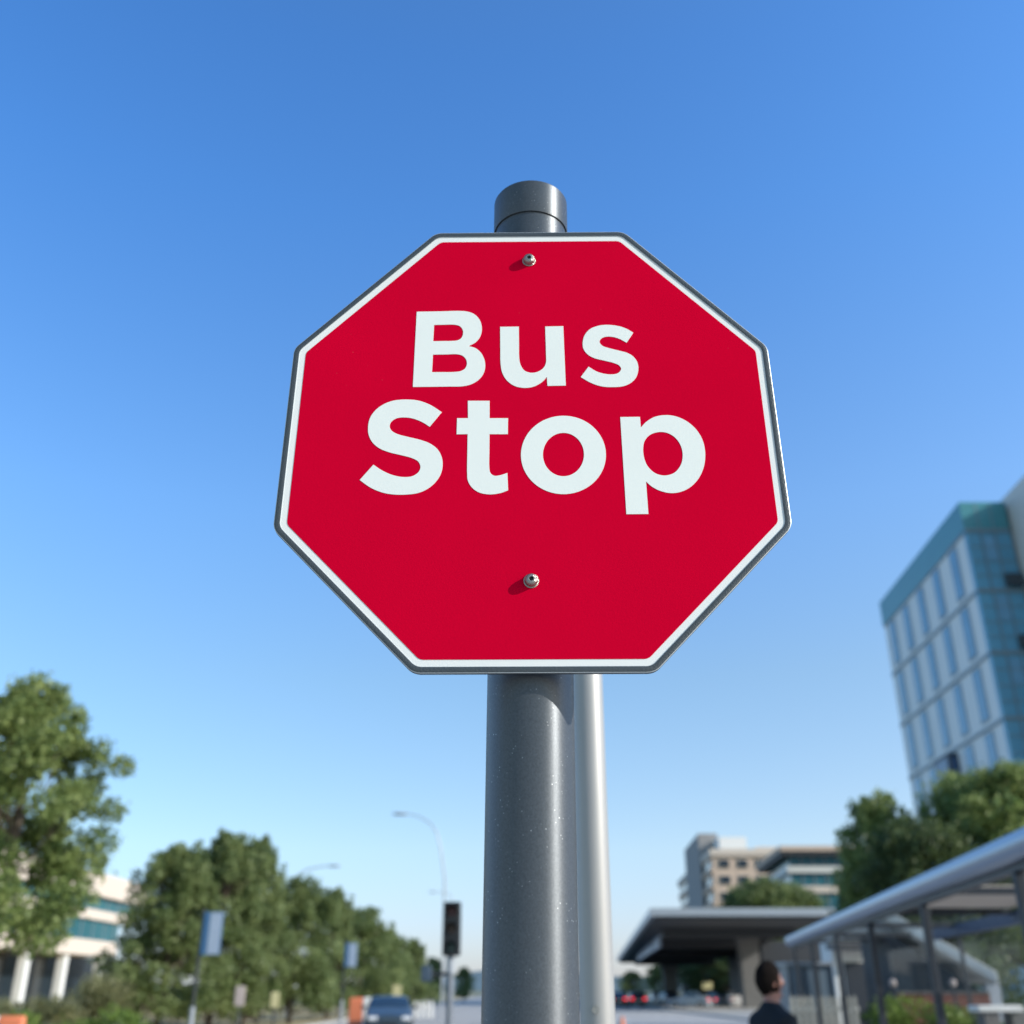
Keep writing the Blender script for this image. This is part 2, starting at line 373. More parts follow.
for i in range(60):
    for xx in (-5.7, 6.6, 10.0):
        mb.add([(xx-.07, i*7, -.092), (xx+.07, i*7, -.092), (xx+.07, i*7+3, -.092), (xx-.07, i*7+3, -.092)], [(0,1,2,3)])
tag(mb.build('lane_markings', M_paintw, None, smooth=0), kind='structure')
# far hills
mb = MB(); n = 160
top = []
for i in range(n + 1):
    x = -2600 + 5200 * i / n
    h = 20 + 12*math.sin(x/310.) + 9*math.sin(x/137.+1) + 5*math.sin(x/61.+2) - (8 if x > 0 else 0)
    top.append((x, h))
vs = [(x, 1500, -5) for x, h in top] + [(x, 1700, max(h, 6)) for x, h in top] + [(x, 2200, -5) for x, h in top]
m_ = n + 1
mb.add(vs, [(i, i+1, i+1+m_, i+m_) for i in range(n)] + [(i+m_, i+1+m_, i+1+2*m_, i+2*m_) for i in range(n)])
tag(mb.build('hills', M_hill, None), kind='structure')

# ================================================================== FOLIAGE
DENS = 2.0
def leaves(centres, radii, per, size, rng, flat=.75):
    """leaf quads scattered in puffs; returns verts (4n,3), rnd per leaf"""
    P = []; Q = []
    for c_, r_ in zip(centres, radii):
        k = max(6, int(per * (r_ ** 2)))
        k = int(k * DENS); d = rng.normal(size=(k, 3)); d /= np.linalg.norm(d, axis=1)[:, None]
        rad = r_ * (1 - .55 * rng.random(k) ** 2) * (1 + .18 * rng.normal(size=k))
        p = c_ + d * rad[:, None] * np.array([1, 1, flat])
        P.append(p); Q.append(np.clip(rng.normal(.5, .2) + rng.normal(0, .18, k), 0, 1))
    P = np.concatenate(P); Q = np.concatenate(Q); n = len(P)
    a = rng.normal(size=(n, 3)); a /= np.linalg.norm(a, axis=1)[:, None]
    nn = rng.normal(size=(n, 3)) * .8 + np.array([0, 0, .8]); b = np.cross(nn, a); b /= np.linalg.norm(b, axis=1)[:, None] + 1e-9
    s = size * (.6 + .8 * rng.random(n))[:, None]
    V = np.stack([P - a*s*.7, P + b*s*.42, P + a*s*.7, P - b*s*.42], 1).reshape(-1, 3)
    return V, Q
def leafobj(name, V, Q, m, parent=None, off=(0, 0, 0)):
    n = len(Q); me = bpy.data.meshes.new(name); V = V - np.array(off)
    me.vertices.add(4*n); me.vertices.foreach_set('co', V.astype(np.float32).ravel())
    me.loops.add(4*n); me.loops.foreach_set('vertex_index', np.arange(4*n, dtype=np.int32))
    me.polygons.add(n); me.polygons.foreach_set('loop_start', np.arange(0, 4*n, 4, dtype=np.int32)); me.polygons.foreach_set('loop_total', np.full(n, 4, dtype=np.int32))
    me.update(calc_edges=True)
    at_ = me.attributes.new('rnd', 'FLOAT', 'FACE'); at_.data.foreach_set('value', Q.astype(np.float32))
    me.materials.append(m); o = bpy.data.objects.new(name, me); col.objects.link(o); o.parent = parent; return o
def tree_mesh(h, base, w, seed, m, kind='round', per=120, leaf=.13, npuff=60, trunk_r=.16, ps=1.):
    """prototype tree standing at the origin: height h, crown from base up, crown radius w"""
    rng = np.random.default_rng(seed); rt = empty('broadleaf_tree', (0, 0, 0))
    C = []; Rr = []; ch = h - base
    for i in range(npuff):
        t = rng.random() ** (.85)
        z = base + ch * (.04 + .90 * t)
        if kind == 'round': env = w * math.sqrt(max(.05, 1 - ((t - .42) / .62) ** 2))
        elif kind == 'cone': env = w * (1 - t) ** .62 * min(1, .55 + t * 3) + .12 * w
        else: env = w * (math.sin(math.pi * min(1, .12 + t * .86))) ** .5
        a = rng.random() * 2 * math.pi; rr_ = env * math.sqrt(rng.uniform(.12, 1)) * rng.uniform(.78, 1.12)
        C.append(np.array([math.cos(a)*rr_, math.sin(a)*rr_, z])); Rr.append(ps * w * rng.uniform(.20, .34) * (1 - .35*t))
    # leading shoots that break the outline
    for i in range(int(npuff * .22)):
        a = rng.random() * 2 * math.pi; q = w * rng.uniform(.1, .65); z = base + ch * rng.uniform(.72, .93) * (1 - .25*(q/w))
        for j in range(3):
            C.append(np.array([math.cos(a)*q*(1+.05*j), math.sin(a)*q*(1+.05*j), z + j*.05*ch])); Rr.append(w * (.15 - .035*j))
    V, Q = leaves(C, Rr, per, leaf, rng)
    leafobj('crown', V, Q, m, rt)
    mb = MB(); top = base + ch*.75
    pts = [(0, 0, 0), (.03*h*.1, .02, base*.5), (-.02, .05, base), (.08, 0, base + ch*.4), (0, 0, top)]
    mb.tube(pts, [trunk_r*1.35, trunk_r, trunk_r*.85, trunk_r*.5, trunk_r*.12], 10)
    for i in range(0, len(C), 3):
        c_ = C[i]; z0 = min(max(base*.9, c_[2] - .35*ch*rng.random() - .2), top); 
        s0 = Vector((.02, .02, z0)); e = Vector(c_); mid = (s0 + e)/2 + Vector((0, 0, -.05*ch))
        r0 = trunk_r*.33*(1 - .6*(z0/h)); mb.tube([s0, mid, e], [r0, r0*.6, r0*.2], 6)
    mb.build('trunk', M_bark, rt, local=True)
    return rt
def put(t, loc, label, group, cat='tree', s=1, rz=0, first=False):
    o = t if first else copy_tree(t)
    o.location = loc; o.rotation_euler = (0, 0, rz); o.scale = (s, s, s) if not hasattr(s, '__len__') else s
    return tag(o, label, cat, group)
GL = 'trees along the left side of the street'; GR = 'trees behind the glass shelter'; GF = 'far trees seen below the dark canopy'
# near left tree
tn = tree_mesh(7.9, 2.35, 2.15, 12, L_a, 'round', 800, .095, 72, .16)
p = at(-20, 1000, 22)
put(tn, (p.x, 22, 0), 'near bright green leafy tree cut off by the left edge of the photo', GL, s=.965, rz=.6, first=True)
tA = tree_mesh(8.6, .4, 2.7, 21, L_b, 'cone', 330, .13, 170, .16, .72)
tB = tree_mesh(7.0, .5, 2.9, 22, L_b, 'oval', 190, .15, 95, .15)
tC = tree_mesh(9.5, 1.4, 3.4, 23, L_c, 'oval', 150, .17, 100, .2)
tD = tree_mesh(9.5, 2.0, 3.4, 24, L_a, 'oval', 150, .17, 90, .2)
def hgt(py, Y): return zat(py, Y)
def place(t, hproto, px, topy, Y, label, group, first=False, rz=0, sx=1):
    p = at(px, 985, Y); h = hgt(topy, Y) / hproto
    put(t, (p.x, Y, -.05), label, group, s=(h*sx, h*sx, h), rz=rz, first=first)
place(tA, 8.3, 162, 845, 44, 'wide bushy tree left of the first blue sign panel, in front of the cream building', GL, True, 0, 1.12)
place(tA, 8.6, 214, 826, 49, 'tallest spiky-topped tree, just right of the first blue sign panel', GL, rz=2.1, sx=.95)
place(tA, 8.6, 247, 832, 52, 'spiky tree with a notched top, left of the leftmost street lamp pole', GL, rz=4.0, sx=.72)
place(tB, 7.0, 292, 874, 56, 'rounded tree behind the leftmost street lamp pole', GL, True, 1.0, .9)
place(tA, 8.6, 328, 884, 64, 'tree with a small pointed top right of the leftmost street lamp pole', GL, rz=5.2, sx=.85)
place(tB, 7.0, 360, 905, 70, 'dense round tree behind the small blue sign panel', GL, rz=2.6, sx=1.05)
place(tB, 7.0, 384, 928, 88, 'low round tree behind the dark blue car', GL, rz=4.4)
place(tA, 8.6, 412, 936, 104, 'tree just left of the traffic light', GL, rz=1.4, sx=.9)
place(tB, 7.0, 398, 950, 120, 'small distant tree between the dark blue car and the traffic light', GL, rz=.4, sx=1.2)
place(tB, 7.0, 464, 966, 165, 'small distant tree right of the traffic light', GL, rz=3.4, sx=.8)
place(tB, 7.0, 432, 956, 140, 'small distant tree behind the traffic light post', GL, rz=5.4, sx=.8)
# right side
place(tD, 9.6, 900, 788, 48, 'tall tree in front of the lower left corner of the glass tower', GR, True, 0, .62)
place(tD, 9.5, 992, 770, 46, 'tallest tree below the glass tower, rising over the shelter roof', GR, rz=2, sx=.66)
place(tC, 9.5, 874, 862, 54, 'lowest dark tree beside the building with the overhanging roof', GR, True, 4, .62)
place(tC, 9.5, 942, 812, 42, 'middle tree filling the gap between the two tall ones', GR, rz=5, sx=.95)
place(tD, 9.5, 1048, 760, 44, 'tree cut off by the right edge below the tower', GR, rz=1, sx=1)
place(tB, 7.0, 768, 876, 186, 'light green round tree in front of the beige office building', GR, rz=1.9, sx=1.0)
place(tB, 7.0, 797, 880, 188, 'light green tree below the teal windows of the overhanging roof building', GR, rz=3.9, sx=1.0)
place(tB, 7.0, 745, 893, 190, 'smallest light green tree showing just above the dark canopy', GR, rz=.9, sx=.8)
lbls = ['leftmost far tree under the canopy', 'yellowish far tree under the canopy edge', 'dark far tree above the queue of cars', 'dark far tree above the silver car', 'dark far tree left of the concrete column', 'far tree just behind the concrete column']
for i, (px, ty, Y) in enumerate(((632, 970, 190), (660, 964, 180), (684, 960, 190), (706, 957, 178), (728, 957, 186), (758, 957, 178))):
    place(tC if i > 1 else tB, 9.5 if i > 1 else 7, px, ty, Y, lbls[i], GF, rz=i*1.1, sx=1.9 if i > 1 else 1.3)
# hedges and shrubs
def shrub(name, x0, x1, y0, y1, h, seed, m, label, cat='hedge', group=None, per=750, leaf=.075, z0=0):
    rng = np.random.default_rng(seed); C = []; Rr = []
    area = (x1-x0)*(y1-y0)
    for i in range(int(max(10, area*7/h))):
        C.append(np.array([rng.uniform(x0, x1), rng.uniform(y0, y1), z0 + h*rng.uniform(.25, .72)])); Rr.append(h*rng.uniform(.2, .3))
    V, Q = leaves(C, Rr, per, leaf, rng)
    off = ((x0+x1)/2, (y0+y1)/2, z0)
    rt = empty(name, off, label, cat, group)
    leafobj('foliage', V, Q, m, rt, off)
    for k in range(0, len(C), max(3, len(C)//5)):
        c_ = C[k]; mb = MB(); mb.tube([(c_[0], c_[1], z0-.02), (c_[0]+.05, c_[1], z0+c_[2]*.5 - z0*.5), tuple(c_)], [.025, .018, .008], 5); mb.build('stem', M_bark, rt)
shrub('hedge', xat(-20, 34), xat(80, 34), 33.2, 34.8, 1.55, 31, L_e, 'long olive green hedge before the cream building, at the far left')
shrub('hedge', xat(20, 28), xat(150, 28), 27.2, 28.6, 1.32, 32, L_d, 'bright green low hedge below the near left tree')
shrub('shrub', xat(86, 40), xat(122, 40), 39.3, 41, 2.35, 33, L_e, 'rounded olive shrub beside the last building column', 'shrub')
shrub('shrub', xat(98, 24), xat(140, 24), 23.4, 24.4, .95, 34, L_c, 'dark green low shrub in front of the bright hedge', 'shrub')
shrub('hedge', xat(872, 24), xat(903, 24), 23.2, 24.6, 1.15, 35, L_d, 'low clipped green hedge left of the second shelter post', z0=.35)
shrub('hedge', xat(912, 23), xat(1002, 23), 22.4, 23.8, 1.10, 36, L_d, 'low yellow green hedge beyond the second shelter post', z0=.35)
shrub('shrub', xat(962, 33), xat(1012, 33), 32, 34, 3.3, 37, L_c, 'tall dark shrub behind the sloped stair roof', 'shrub', leaf=.12, per=90)
shrub('shrub', xat(866, 31), xat(896, 31), 30, 31.6, 1.6, 38, L_c, 'dark shrub in front of the white station wall', 'shrub')

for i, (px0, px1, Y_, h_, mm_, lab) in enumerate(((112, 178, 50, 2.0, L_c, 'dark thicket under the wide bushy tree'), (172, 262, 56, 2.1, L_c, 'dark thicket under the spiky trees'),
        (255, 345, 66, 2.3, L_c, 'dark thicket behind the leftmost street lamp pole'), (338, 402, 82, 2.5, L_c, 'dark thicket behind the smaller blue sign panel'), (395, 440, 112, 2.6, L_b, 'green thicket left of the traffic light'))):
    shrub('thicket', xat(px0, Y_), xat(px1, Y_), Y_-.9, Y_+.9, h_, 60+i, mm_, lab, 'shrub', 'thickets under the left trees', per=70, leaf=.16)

# ================================================================== LEFT BUILDING (cream, banded)
k = 1.6; XF = -34.2
b = empty('cream_building', (XF-6, 80, 0), 'low cream office building with teal glass bands and grey columns behind the left trees', 'building')
def bb(name, m, *boxes, parent=b, bevel=0):
    mb = MB()
    for a_, c_ in boxes: mb.box(a_, c_)
    if parent.get('label', '').startswith('office building with a dark overhanging'): mb.v = [(x + .08*(y-Yv), y, z) for x, y, z in mb.v]
    return mb.build(name, m, parent, bevel=bevel)
Z = [4.06, 5.2, 6.78, 7.52, 8.6, 10.35]
bb('wall', M_cream, ((XF-14, 55, Z[0]), (XF, 96, Z[1])))
bb('glass_band', M_tealg, ((XF-13.6, 55.4, Z[1]), (XF-.5, 97, Z[2])))
bb('wall', M_cream, ((XF-14, 55, Z[2]), (XF-.2, 100, Z[3])))
bb('glass_band', M_tealg, ((XF-13.6, 55.4, Z[3]), (XF-.6, 101, Z[4])))
bb('wall', M_cream, ((XF-14, 55, Z[4]), (XF-.1, 102.4, Z[5])))
bb('roof', M_roofgrey, ((XF-13.4, 55.5, Z[5]), (XF-.7, 101.8, Z[5]+.12)))
bb('ground_floor_wall', M_dkglass, ((XF-13, 55.2, 0), (XF-3, 112, Z[0])))
for y0_, y1_ in ((58, 64), (69, 75.5)): bb('wall_panel', M_panel, ((XF-2.999, y0_, 0), (XF-2.7, y1_, Z[0]-.01)))
for yy in (58.5, 65.5, 72.4, 79.4, 86.2, 93.8):
    mb = MB(); mb.box((XF-.9, yy-.35, 0), (XF-.25, yy+.35, Z[0])); mb.build('column', M_palew, b, bevel=.05)
for i in range(18):
    yy = 56 + i*2.5
    for a_, c_ in (((XF-.53, yy, Z[1]+.01), (XF-.44, yy+.1, Z[2]-.01)), ((XF-.63, yy+.3, Z[3]+.01), (XF-.54, yy+.4, Z[4]-.01))):
        mb = MB(); mb.box(a_, c_); mb.build('mullion', M_mull, b)

# ================================================================== GLASS TOWER (right)
K = 1.7
SHT = .057
YT = 70. * K; XT = .4865*YT; ZT = zat(503, YT); XR = XT + 3.3*K
t = empty('glass_tower', (XT+14, YT+14, 0), 'tall pale panelled tower with teal glass crown and corner at right', 'building')
D = 92.1 * K
lines = [0] + [1.5 + (z - 1.5)*K for z in (4.2, 9.0, 13.8, 18.5, 23.2, 27.9, 32.7)]
SHF = []
def part(name, m, a_, c_, parent):
    mb = MB(); mb.box(a_, c_)
    if parent is t or parent in SHF: mb.v = [(x + SHT*max(0, y-YT-.6), y, z) for x, y, z in mb.v]
    return mb.build(name, m, parent)
part('wall', mat('tower_panel', (.76, .77, .76), .5, 0, .05, .3), (XT, YT+.6, 0), (XT+27, D, lines[-1]), t)
part('crown', M_tealp, (XT-.2, YT-.25, lines[-1]+.002), (XR-.01, D+.15, ZT), t)
part('corner_glass', mat('tower_glass', (.10, .32, .48), .15, 0, .25, .25, 0, 1, .9), (XT-.03, YT-.17, 0), (XR-.02, YT+.59, lines[-1]), t)
for z in lines[1:]: part('transom', M_mull, (XT-.22, YT-.37, z-.22), (XR-.03, YT-.14, z+.22), t)
for xx in (XT+1.7, XT+3.5): part('mullion', M_mull, (xx, YT-.29, .1), (xx+.13, YT-.155, ZT-.3), t)
for z in lines[1:-1]:
    for dz in (2.0, 3.9, 5.9): part('transom', M_mull, (XT+.08, YT-.25, z+dz), (XR-.05, YT-.16, z+dz+.1), t)
for z in lines[2:-1]:
    mb = MB(); mb.box((XT+3.6, YT-.93, z+.5), (XR-.04, YT-.2, z+2.1)); mb.build('balcony', M_dkglass, t, bevel=.03)
    part('blue_pane', M_blueg, (XT+2.0, YT-.21, z+4.2), (XT+3.4, YT-.18, z+7.3), t)  # pane in the same blue glass as the side windows
for z in lines[1:]: part('floor_band', M_mull, (XT-.16, YT+.62, z-.2), (XT-.002, D-.02, z+.2), t)
for r_, z in enumerate(lines[:-1]):
    hh = lines[r_+1] - z
    for cidx in range(5):
        yy = (73.0 + cidx*4.2) * K
        if r_ == 3 and cidx == 2: continue
        f_ = part('window', M_mull, (XT-.1, yy-1.42, z+.85), (XT+.05, yy+1.42, z+hh-.5), t); SHF.append(f_)
        part('pane', M_blueg, (XT-.13, yy-1.2, z+1.05), (XT-.09, yy+.17, z+hh-.7), f_); part('pane', M_blueg, (XT-.13, yy+.34, z+1.05), (XT-.09, yy+1.2, z+hh-.7), f_)
f_ = part('bay_window', M_dark, (XT-1.2, 79.7*K, lines[3]+.1), (XT+.05, 83.2*K, lines[4]-.5), t); SHF.append(f_)
part('pane', M_dkblue, (XT-1.26, 80.1*K, lines[3]+.6), (XT-1.19, 82.8*K, lines[4]-1), f_); part('pane', M_dkblue, (XT-1.0, 79.66*K, lines[3]+.6), (XT-.2, 79.71*K, lines[4]-1), f_)
part('side_wing', M_panel, (XR, 62*K, 0), (XR+22, YT+15, ZT+.9), t)
part('roof_plant', M_palew, (XT+9, YT+10, ZT), (XT+20, YT+25, ZT+3.7), t)

# ================================================================== BEIGE OFFICE (far)
Yb = 262.; Xb = at(713, 870, Yb).x; Hb = zat(849, Yb)
o_ = empty('beige_office', (Xb+14, Yb+30, 0), 'beige stone office block with dark windows and a grey stair tower above the canopy', 'building')
dx = .0535; Lb = 84
def slant(x0, x1, y0, y1, z0, z1, m, name, sh=dx, parent=o_, off=0):
    mb = MB(); f = lambda x, y: x + sh*(y - Yb)
    mb.hexa([(f(x0,y0),y0,z0),(f(x1,y0),y0,z0),(f(x1,y1),y1,z0),(f(x0,y1),y1,z0),(f(x0,y0),y0,z1),(f(x1,y0),y0,z1),(f(x1,y1),y1,z1),(f(x0,y1),y1,z1)])
    return mb.build(name, m, parent)
slant(Xb, Xb+24, Yb, Yb+Lb, 0, Hb-1.6, M_beige, 'wall')
slant(Xb-.5, Xb+24.5, Yb-.5, Yb+Lb, Hb-1.6, Hb, M_cream, 'parapet')
FL = [Hb - 2.4 - 3.75*i for i in range(9)]
for i, z in enumerate(FL[:8]):
    slant(Xb-.14, Xb+.01, Yb+3, Yb+Lb-2, z-1.9, z, M_dkglass, 'window_band')
    slant(Xb-.5, Xb-.15, Yb-.2, Yb+Lb-1, z-3.0, z-1.95, M_beige, 'sill_band')
    for j in range(5):
        x0 = Xb + 1.7 + j*4.5
        f_ = slant(x0-.2, x0+2.6, Yb-.18, Yb-.01, z-2.1, z+.1, M_cream, 'window')
        slant(x0, x0+2.4, Yb-.26, Yb-.17, z-1.9, z-.1, M_dkglass, 'pane', parent=f_)
zt_ = zat(836, 285)
slant(Xb-.8, Xb+4.2, 280, 316, 0, zt_, M_beiged, 'stair_tower')
bb('rooftop_room', M_palew, ((Xb+4, Yb+10, Hb), (Xb+11, Yb+22, zat(838, Yb+12))), parent=o_)
bb('rooftop_room', M_cream, ((Xb+14, Yb+12, Hb), (Xb+21, Yb+20, Hb+2.0)), parent=o_)

# ================================================================== TERRACE BUILDING with overhanging roof
Yv = 200.; Xv = at(788, 850, Yv).x
v_ = empty('overhang_building', (Xv+12, Yv+16, 0), 'office building with a dark overhanging flat roof and teal glass, right of the beige block', 'building')
zr = zat(847, Yv); zs = lambda y: zat(y, Yv)
bb('roof', M_beige, ((Xv-1.8, Yv-2, zr-.9), (Xv+34, Yv+31, zr)), parent=v_)
bb('soffit', M_soffit, ((Xv-1.6, Yv-1.8, zr-1.7), (Xv+33.8, Yv+30.8, zr-.901)), parent=v_)
bb('glass_storey', M_tealg, ((Xv, Yv, zs(866)), (Xv+32, Yv+28, zr-1.705)), parent=v_)
bb('spandrel', M_panel, ((Xv-.6, Yv-.6, zs(873)), (Xv+32.6, Yv+28, zs(866)-.002)), parent=v_)
bb('glass_storey', M_tealg, ((Xv, Yv, zs(886)), (Xv+32, Yv+28, zs(873)-.004)), parent=v_)
bb('spandrel', M_cream, ((Xv-.4, Yv-.4, zs(893)), (Xv+32.6, Yv+28, zs(886)-.006)), parent=v_)
bb('glass_storey', M_tealg, ((Xv, Yv, 0), (Xv+32, Yv+28, zs(893)-.008)), parent=v_)
for i in range(8):
    for z0_, z1_ in ((1, zs(893)-.02), (zs(886)+.01, zs(873)-.02), (zs(866)+.01, zr-1.75)): part('mullion', M_mull, (Xv+i*2.2-.1, Yv-.12, z0_), (Xv+i*2.2+.1, Yv-.002, z1_), v_)

# ================================================================== BUS CANOPY
CA, CB = 90., 150.
NL = at(650, 908, CA); FLc = at(617, 957, CB)
cn = empty('bus_canopy', (20, 120, 0), 'wide dark flat canopy roof over the street on concrete columns', 'canopy')
x0n, x0f, x1 = NL.x, FLc.x, 26.6
zn, zf = NL.z, FLc.z
g = lambda yy: zn + (zf - zn) * (yy - CA) / (CB - CA)
gx = lambda yy: x0n + (x0f - x0n) * (yy - CA) / (CB - CA)
def slab(m, name, zoff0, zoff1, ins=0, parent=cn):
    mb = MB(); a0 = CA + ins; a1 = CB - ins
    mb.hexa([(gx(a0)+ins,a0,g(a0)+zoff0),(x1-ins,a0,g(a0)+zoff0),(x1-ins,a1,g(a1)+zoff0),(gx(a1)+ins,a1,g(a1)+zoff0),(gx(a0)+ins,a0,g(a0)+zoff1),(x1-ins,a0,g(a0)+zoff1),(x1-ins,a1,g(a1)+zoff1),(gx(a1)+ins,a1,g(a1)+zoff1)])
    return mb.build(name, m, parent)
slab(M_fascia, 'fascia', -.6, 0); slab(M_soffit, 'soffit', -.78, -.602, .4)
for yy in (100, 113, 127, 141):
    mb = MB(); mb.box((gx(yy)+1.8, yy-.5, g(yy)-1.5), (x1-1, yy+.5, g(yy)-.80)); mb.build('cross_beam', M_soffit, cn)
mb = MB()
p0 = at(637, 958, 134); p1_ = at(658, 941, 106)
mb.hexa([(p0.x,p0.y,p0.z-.35),(p0.x+.3,p0.y,p0.z-.35),(p1_.x+.3,p1_.y,p1_.z-.55),(p1_.x,p1_.y,p1_.z-.55),(p0.x,p0.y,p0.z+.7),(p0.x+.3,p0.y,p0.z+.7),(p1_.x+.3,p1_.y,p1_.z+.55),(p1_.x,p1_.y,p1_.z+.55)])
mb.build('hanging_panel', M_palesign, cn)
for yy, xx in ((106, xat(751, 106)), (128, xat(752, 128)), (148, 20.8)):
    mb = MB(); zz = g(yy)-2.3; mb.prism([(xx-.85, yy-.85), (xx+.85, yy-.85), (xx+.85, yy+.85), (xx-.85, yy+.85)], 2, -.12, zz)
    zt_ = g(yy)-.85; mb.hexa([(xx-.85,yy-.8,zz),(xx+.85,yy-.8,zz),(xx+.85,yy+.8,zz),(xx-.85,yy+.8,zz),(xx-1.1,yy-.8,zt_),(xx+1.1,yy-.8,zt_),(xx+1.1,yy+.8,zt_),(xx-1.1,yy+.8,zt_)])
    mb.build('column', M_conc, cn)
mb = MB(); mb.box((25.2, 112, 0), (33, 130, 6.0)); mb.build('dark_infill', M_soffit, cn)  # plain dark block added to darken the gap beneath the canopy

# ================================================================== GLASS SHELTER (right)
sl = .142; X98 = 4.69
sx = lambda yy: X98 + sl * (yy - 9.8)
sh = empty('bus_shelter', (sx(18)+1.3, 18, 0), 'long glass bus shelter with a rounded blue grey metal roof edge and slim posts', 'bus shelter')
prof = []
for i in range(13):
    a = math.pi/2 + math.pi * i/12; prof.append((.115*math.cos(a) + .06, 2.735 + .125*math.sin(a)))
prof += [(.16, 2.61), (.16, 2.86)]
mb = MB(); ya, yb = 5.5, 31.0
vs = []
for yy in (ya, yb): vs += [(sx(yy)+p_[0], yy, p_[1]) for p_ in prof]
n = len(prof); mb.add(vs, [(i, (i+1) % n, (i+1) % n+n, i+n) for i in range(n)] + [tuple(range(n)), tuple(range(2*n-1, n-1, -1))])
mb.build('roof_edge', M_tube, sh, smooth=40)
def sbox(name, m, x0, x1, y0, y1, z0, z1, parent=sh, bevel=0):
    mb = MB(); mb.hexa([(sx(y0)+x0,y0,z0),(sx(y0)+x1,y0,z0),(sx(y1)+x1,y1,z0),(sx(y1)+x0,y1,z0),(sx(y0)+x0,y0,z1),(sx(y0)+x1,y0,z1),(sx(y1)+x1,y1,z1),(sx(y1)+x0,y1,z1)])
    return mb.build(name, m, parent, bevel=bevel)
M_gl = glassmat('shelter_glass', (.10, .13, .14), .13); M_gr = glassmat('roof_glass', (.12, .17, .16), .18)
sbox('beam', M_dark, .10, .22, ya, yb, 2.545, 2.625)
sbox('back_beam', mat('blue_beam', (.05, .08, .15), .5, .2), 2.62, 2.80, ya, 25.0, 2.52, 2.74)
posts = (6.4, 10.55, 14.7, 18.8, 22.8, 26.8, 30.6)
for i, yy in enumerate(posts):
    mb = MB(); mb.box((sx(yy)+.11, yy-.045, 0), (sx(yy)+.21, yy+.045, 2.544)); mb.build('post', M_dark, sh, bevel=.01)
    if i in (1, 4): mb = MB(); mb.box((sx(yy)+2.67, yy-.03, 0), (sx(yy)+2.73, yy+.03, 2.519)); mb.build('post', M_dark, sh)
    mb = MB(); mb.box((sx(yy)+.28, yy-.04, 2.67), (sx(yy)+2.61, yy+.04, 2.76)); mb.build('rafter', M_dark, sh)
    if i < len(posts)-1:
        y2 = posts[i+1]
        sbox('roof_panel', M_gr if i != 2 else M_cream, .18, 2.6, yy+.06, y2-.06, 2.775, 2.79)
        sbox('glass_panel', M_gl, 2.68, 2.70, yy+.08, y2-.08, .25, 2.46)
# bench in the shelter
bn = empty('bench', (sx(24)+2, 24, 0), 'dark slatted bench under the glass shelter', 'bench')
sbox('seat', M_dark, 1.9, 2.3, 23.3, 26, .42, .47, parent=bn)
for yy in (23.6, 25.7): sbox('leg', M_dark, 1.95, 2.25, yy, yy+.08, 0, .419, parent=bn)

# ================================================================== STATION BUILDING, STAIR ROOF, LOW WALLS behind the shelter
st = empty('station_building', (14, 42, 0), 'white rendered low building with dark door seen through the shelter', 'building')
xa = xat(836, 38)
xb_ = xat(899, 38)
bb('wall', M_palew, ((xa, 38, 0), (xb_, 39.4, 3.45)), parent=st)
bb('roof', M_roofgrey, ((xa-.1, 37.7, 3.452), (xb_+.3, 39.6, 3.65)), parent=st)
bb('door', M_dark, ((xa+.35, 37.93, 0), (xa+1.25, 37.998, 2.35)), parent=st)
bb('window', M_dkglass, ((xa+1.5, 37.93, 1.2), (xb_-.1, 37.998, 1.75)), parent=st)
bb('awning', M_soffit, ((xa-.2, 36.9, 2.75), (xa+1.6, 37.995, 2.9)), parent=st)
sr = empty('stair_roof', (12, 30, 0), 'white sloping roof over a dark stairway beyond the shelter posts', 'stair roof')
a0 = at(884, 908, 30); a1 = at(997, 972, 29)
mb = MB(); th = .27
mb.hexa([(a0.x,30,a0.z-th),(a1.x,29,a1.z-th),(a1.x,32.2,a1.z-th),(a0.x,33,a0.z-th),(a0.x,30,a0.z),(a1.x,29,a1.z),(a1.x,32.2,a1.z),(a0.x,33,a0.z)])
mb.build('sloped_slab', M_palew, sr, bevel=.02)
mb = MB(); mb.hexa([(a0.x+.1,30.2,.1),(a1.x-.1,29.3,.1),(a1.x-.1,32,.1),(a0.x+.1,32.8,.1),(a0.x+.1,30.2,a0.z-th-.35),(a1.x-.1,29.3,a1.z-th-.35),(a1.x-.1,32,a1.z-th-.35),(a0.x+.1,32.8,a0.z-th-.35)])
# keep the stairwell dark glass only in the upper part
mb.build('stairwell_wall', M_soffit, sr)
mb = MB(); mb.box((a1.x-.3, 29.1, 0), (a1.x+.05, 29.28, a1.z-th-.005)); mb.build('column', M_fascia, sr)
mb = MB(); mb.box((a0.x-.9, 30.6, 2.85), (a0.x+1.2, 32.4, 3.05)); mb.build('landing_roof', M_fascia, sr)
lw = empty('brick_wall', (11.6, 27, 0), 'low red brick garden wall behind the hedges', 'wall')
bb('brickwork', M_brick, ((xat(898, 27), 27, 0), (xat(988, 27), 27.3, 1.42)), parent=lw); bb('coping', M_conc, ((xat(897, 27), 26.97, 1.421), (xat(989, 27), 27.33, 1.46)), parent=lw)
pl = empty('planter', (10.6, 23.4, 0), 'grey concrete planter holding the low hedges', 'planter')
bb('planter_wall', M_conc, ((xat(866, 22), 22.0, 0), (xat(1012, 22), 22.2, .62)), ((xat(866, 22), 22.2, 0), (xat(866, 22)+.2, 25, .62)), ((xat(1012, 22)-.2, 22.2, 0), (xat(1012, 22), 25, .62)), ((xat(866, 22)+.2, 24.8, 0), (xat(1012, 22)-.2, 25, .62)), parent=pl)
bb('soil', M_bark, ((xat(866, 22)+.2, 22.2, .1), (xat(1012, 22)-.2, 24.8, .45)), parent=pl)
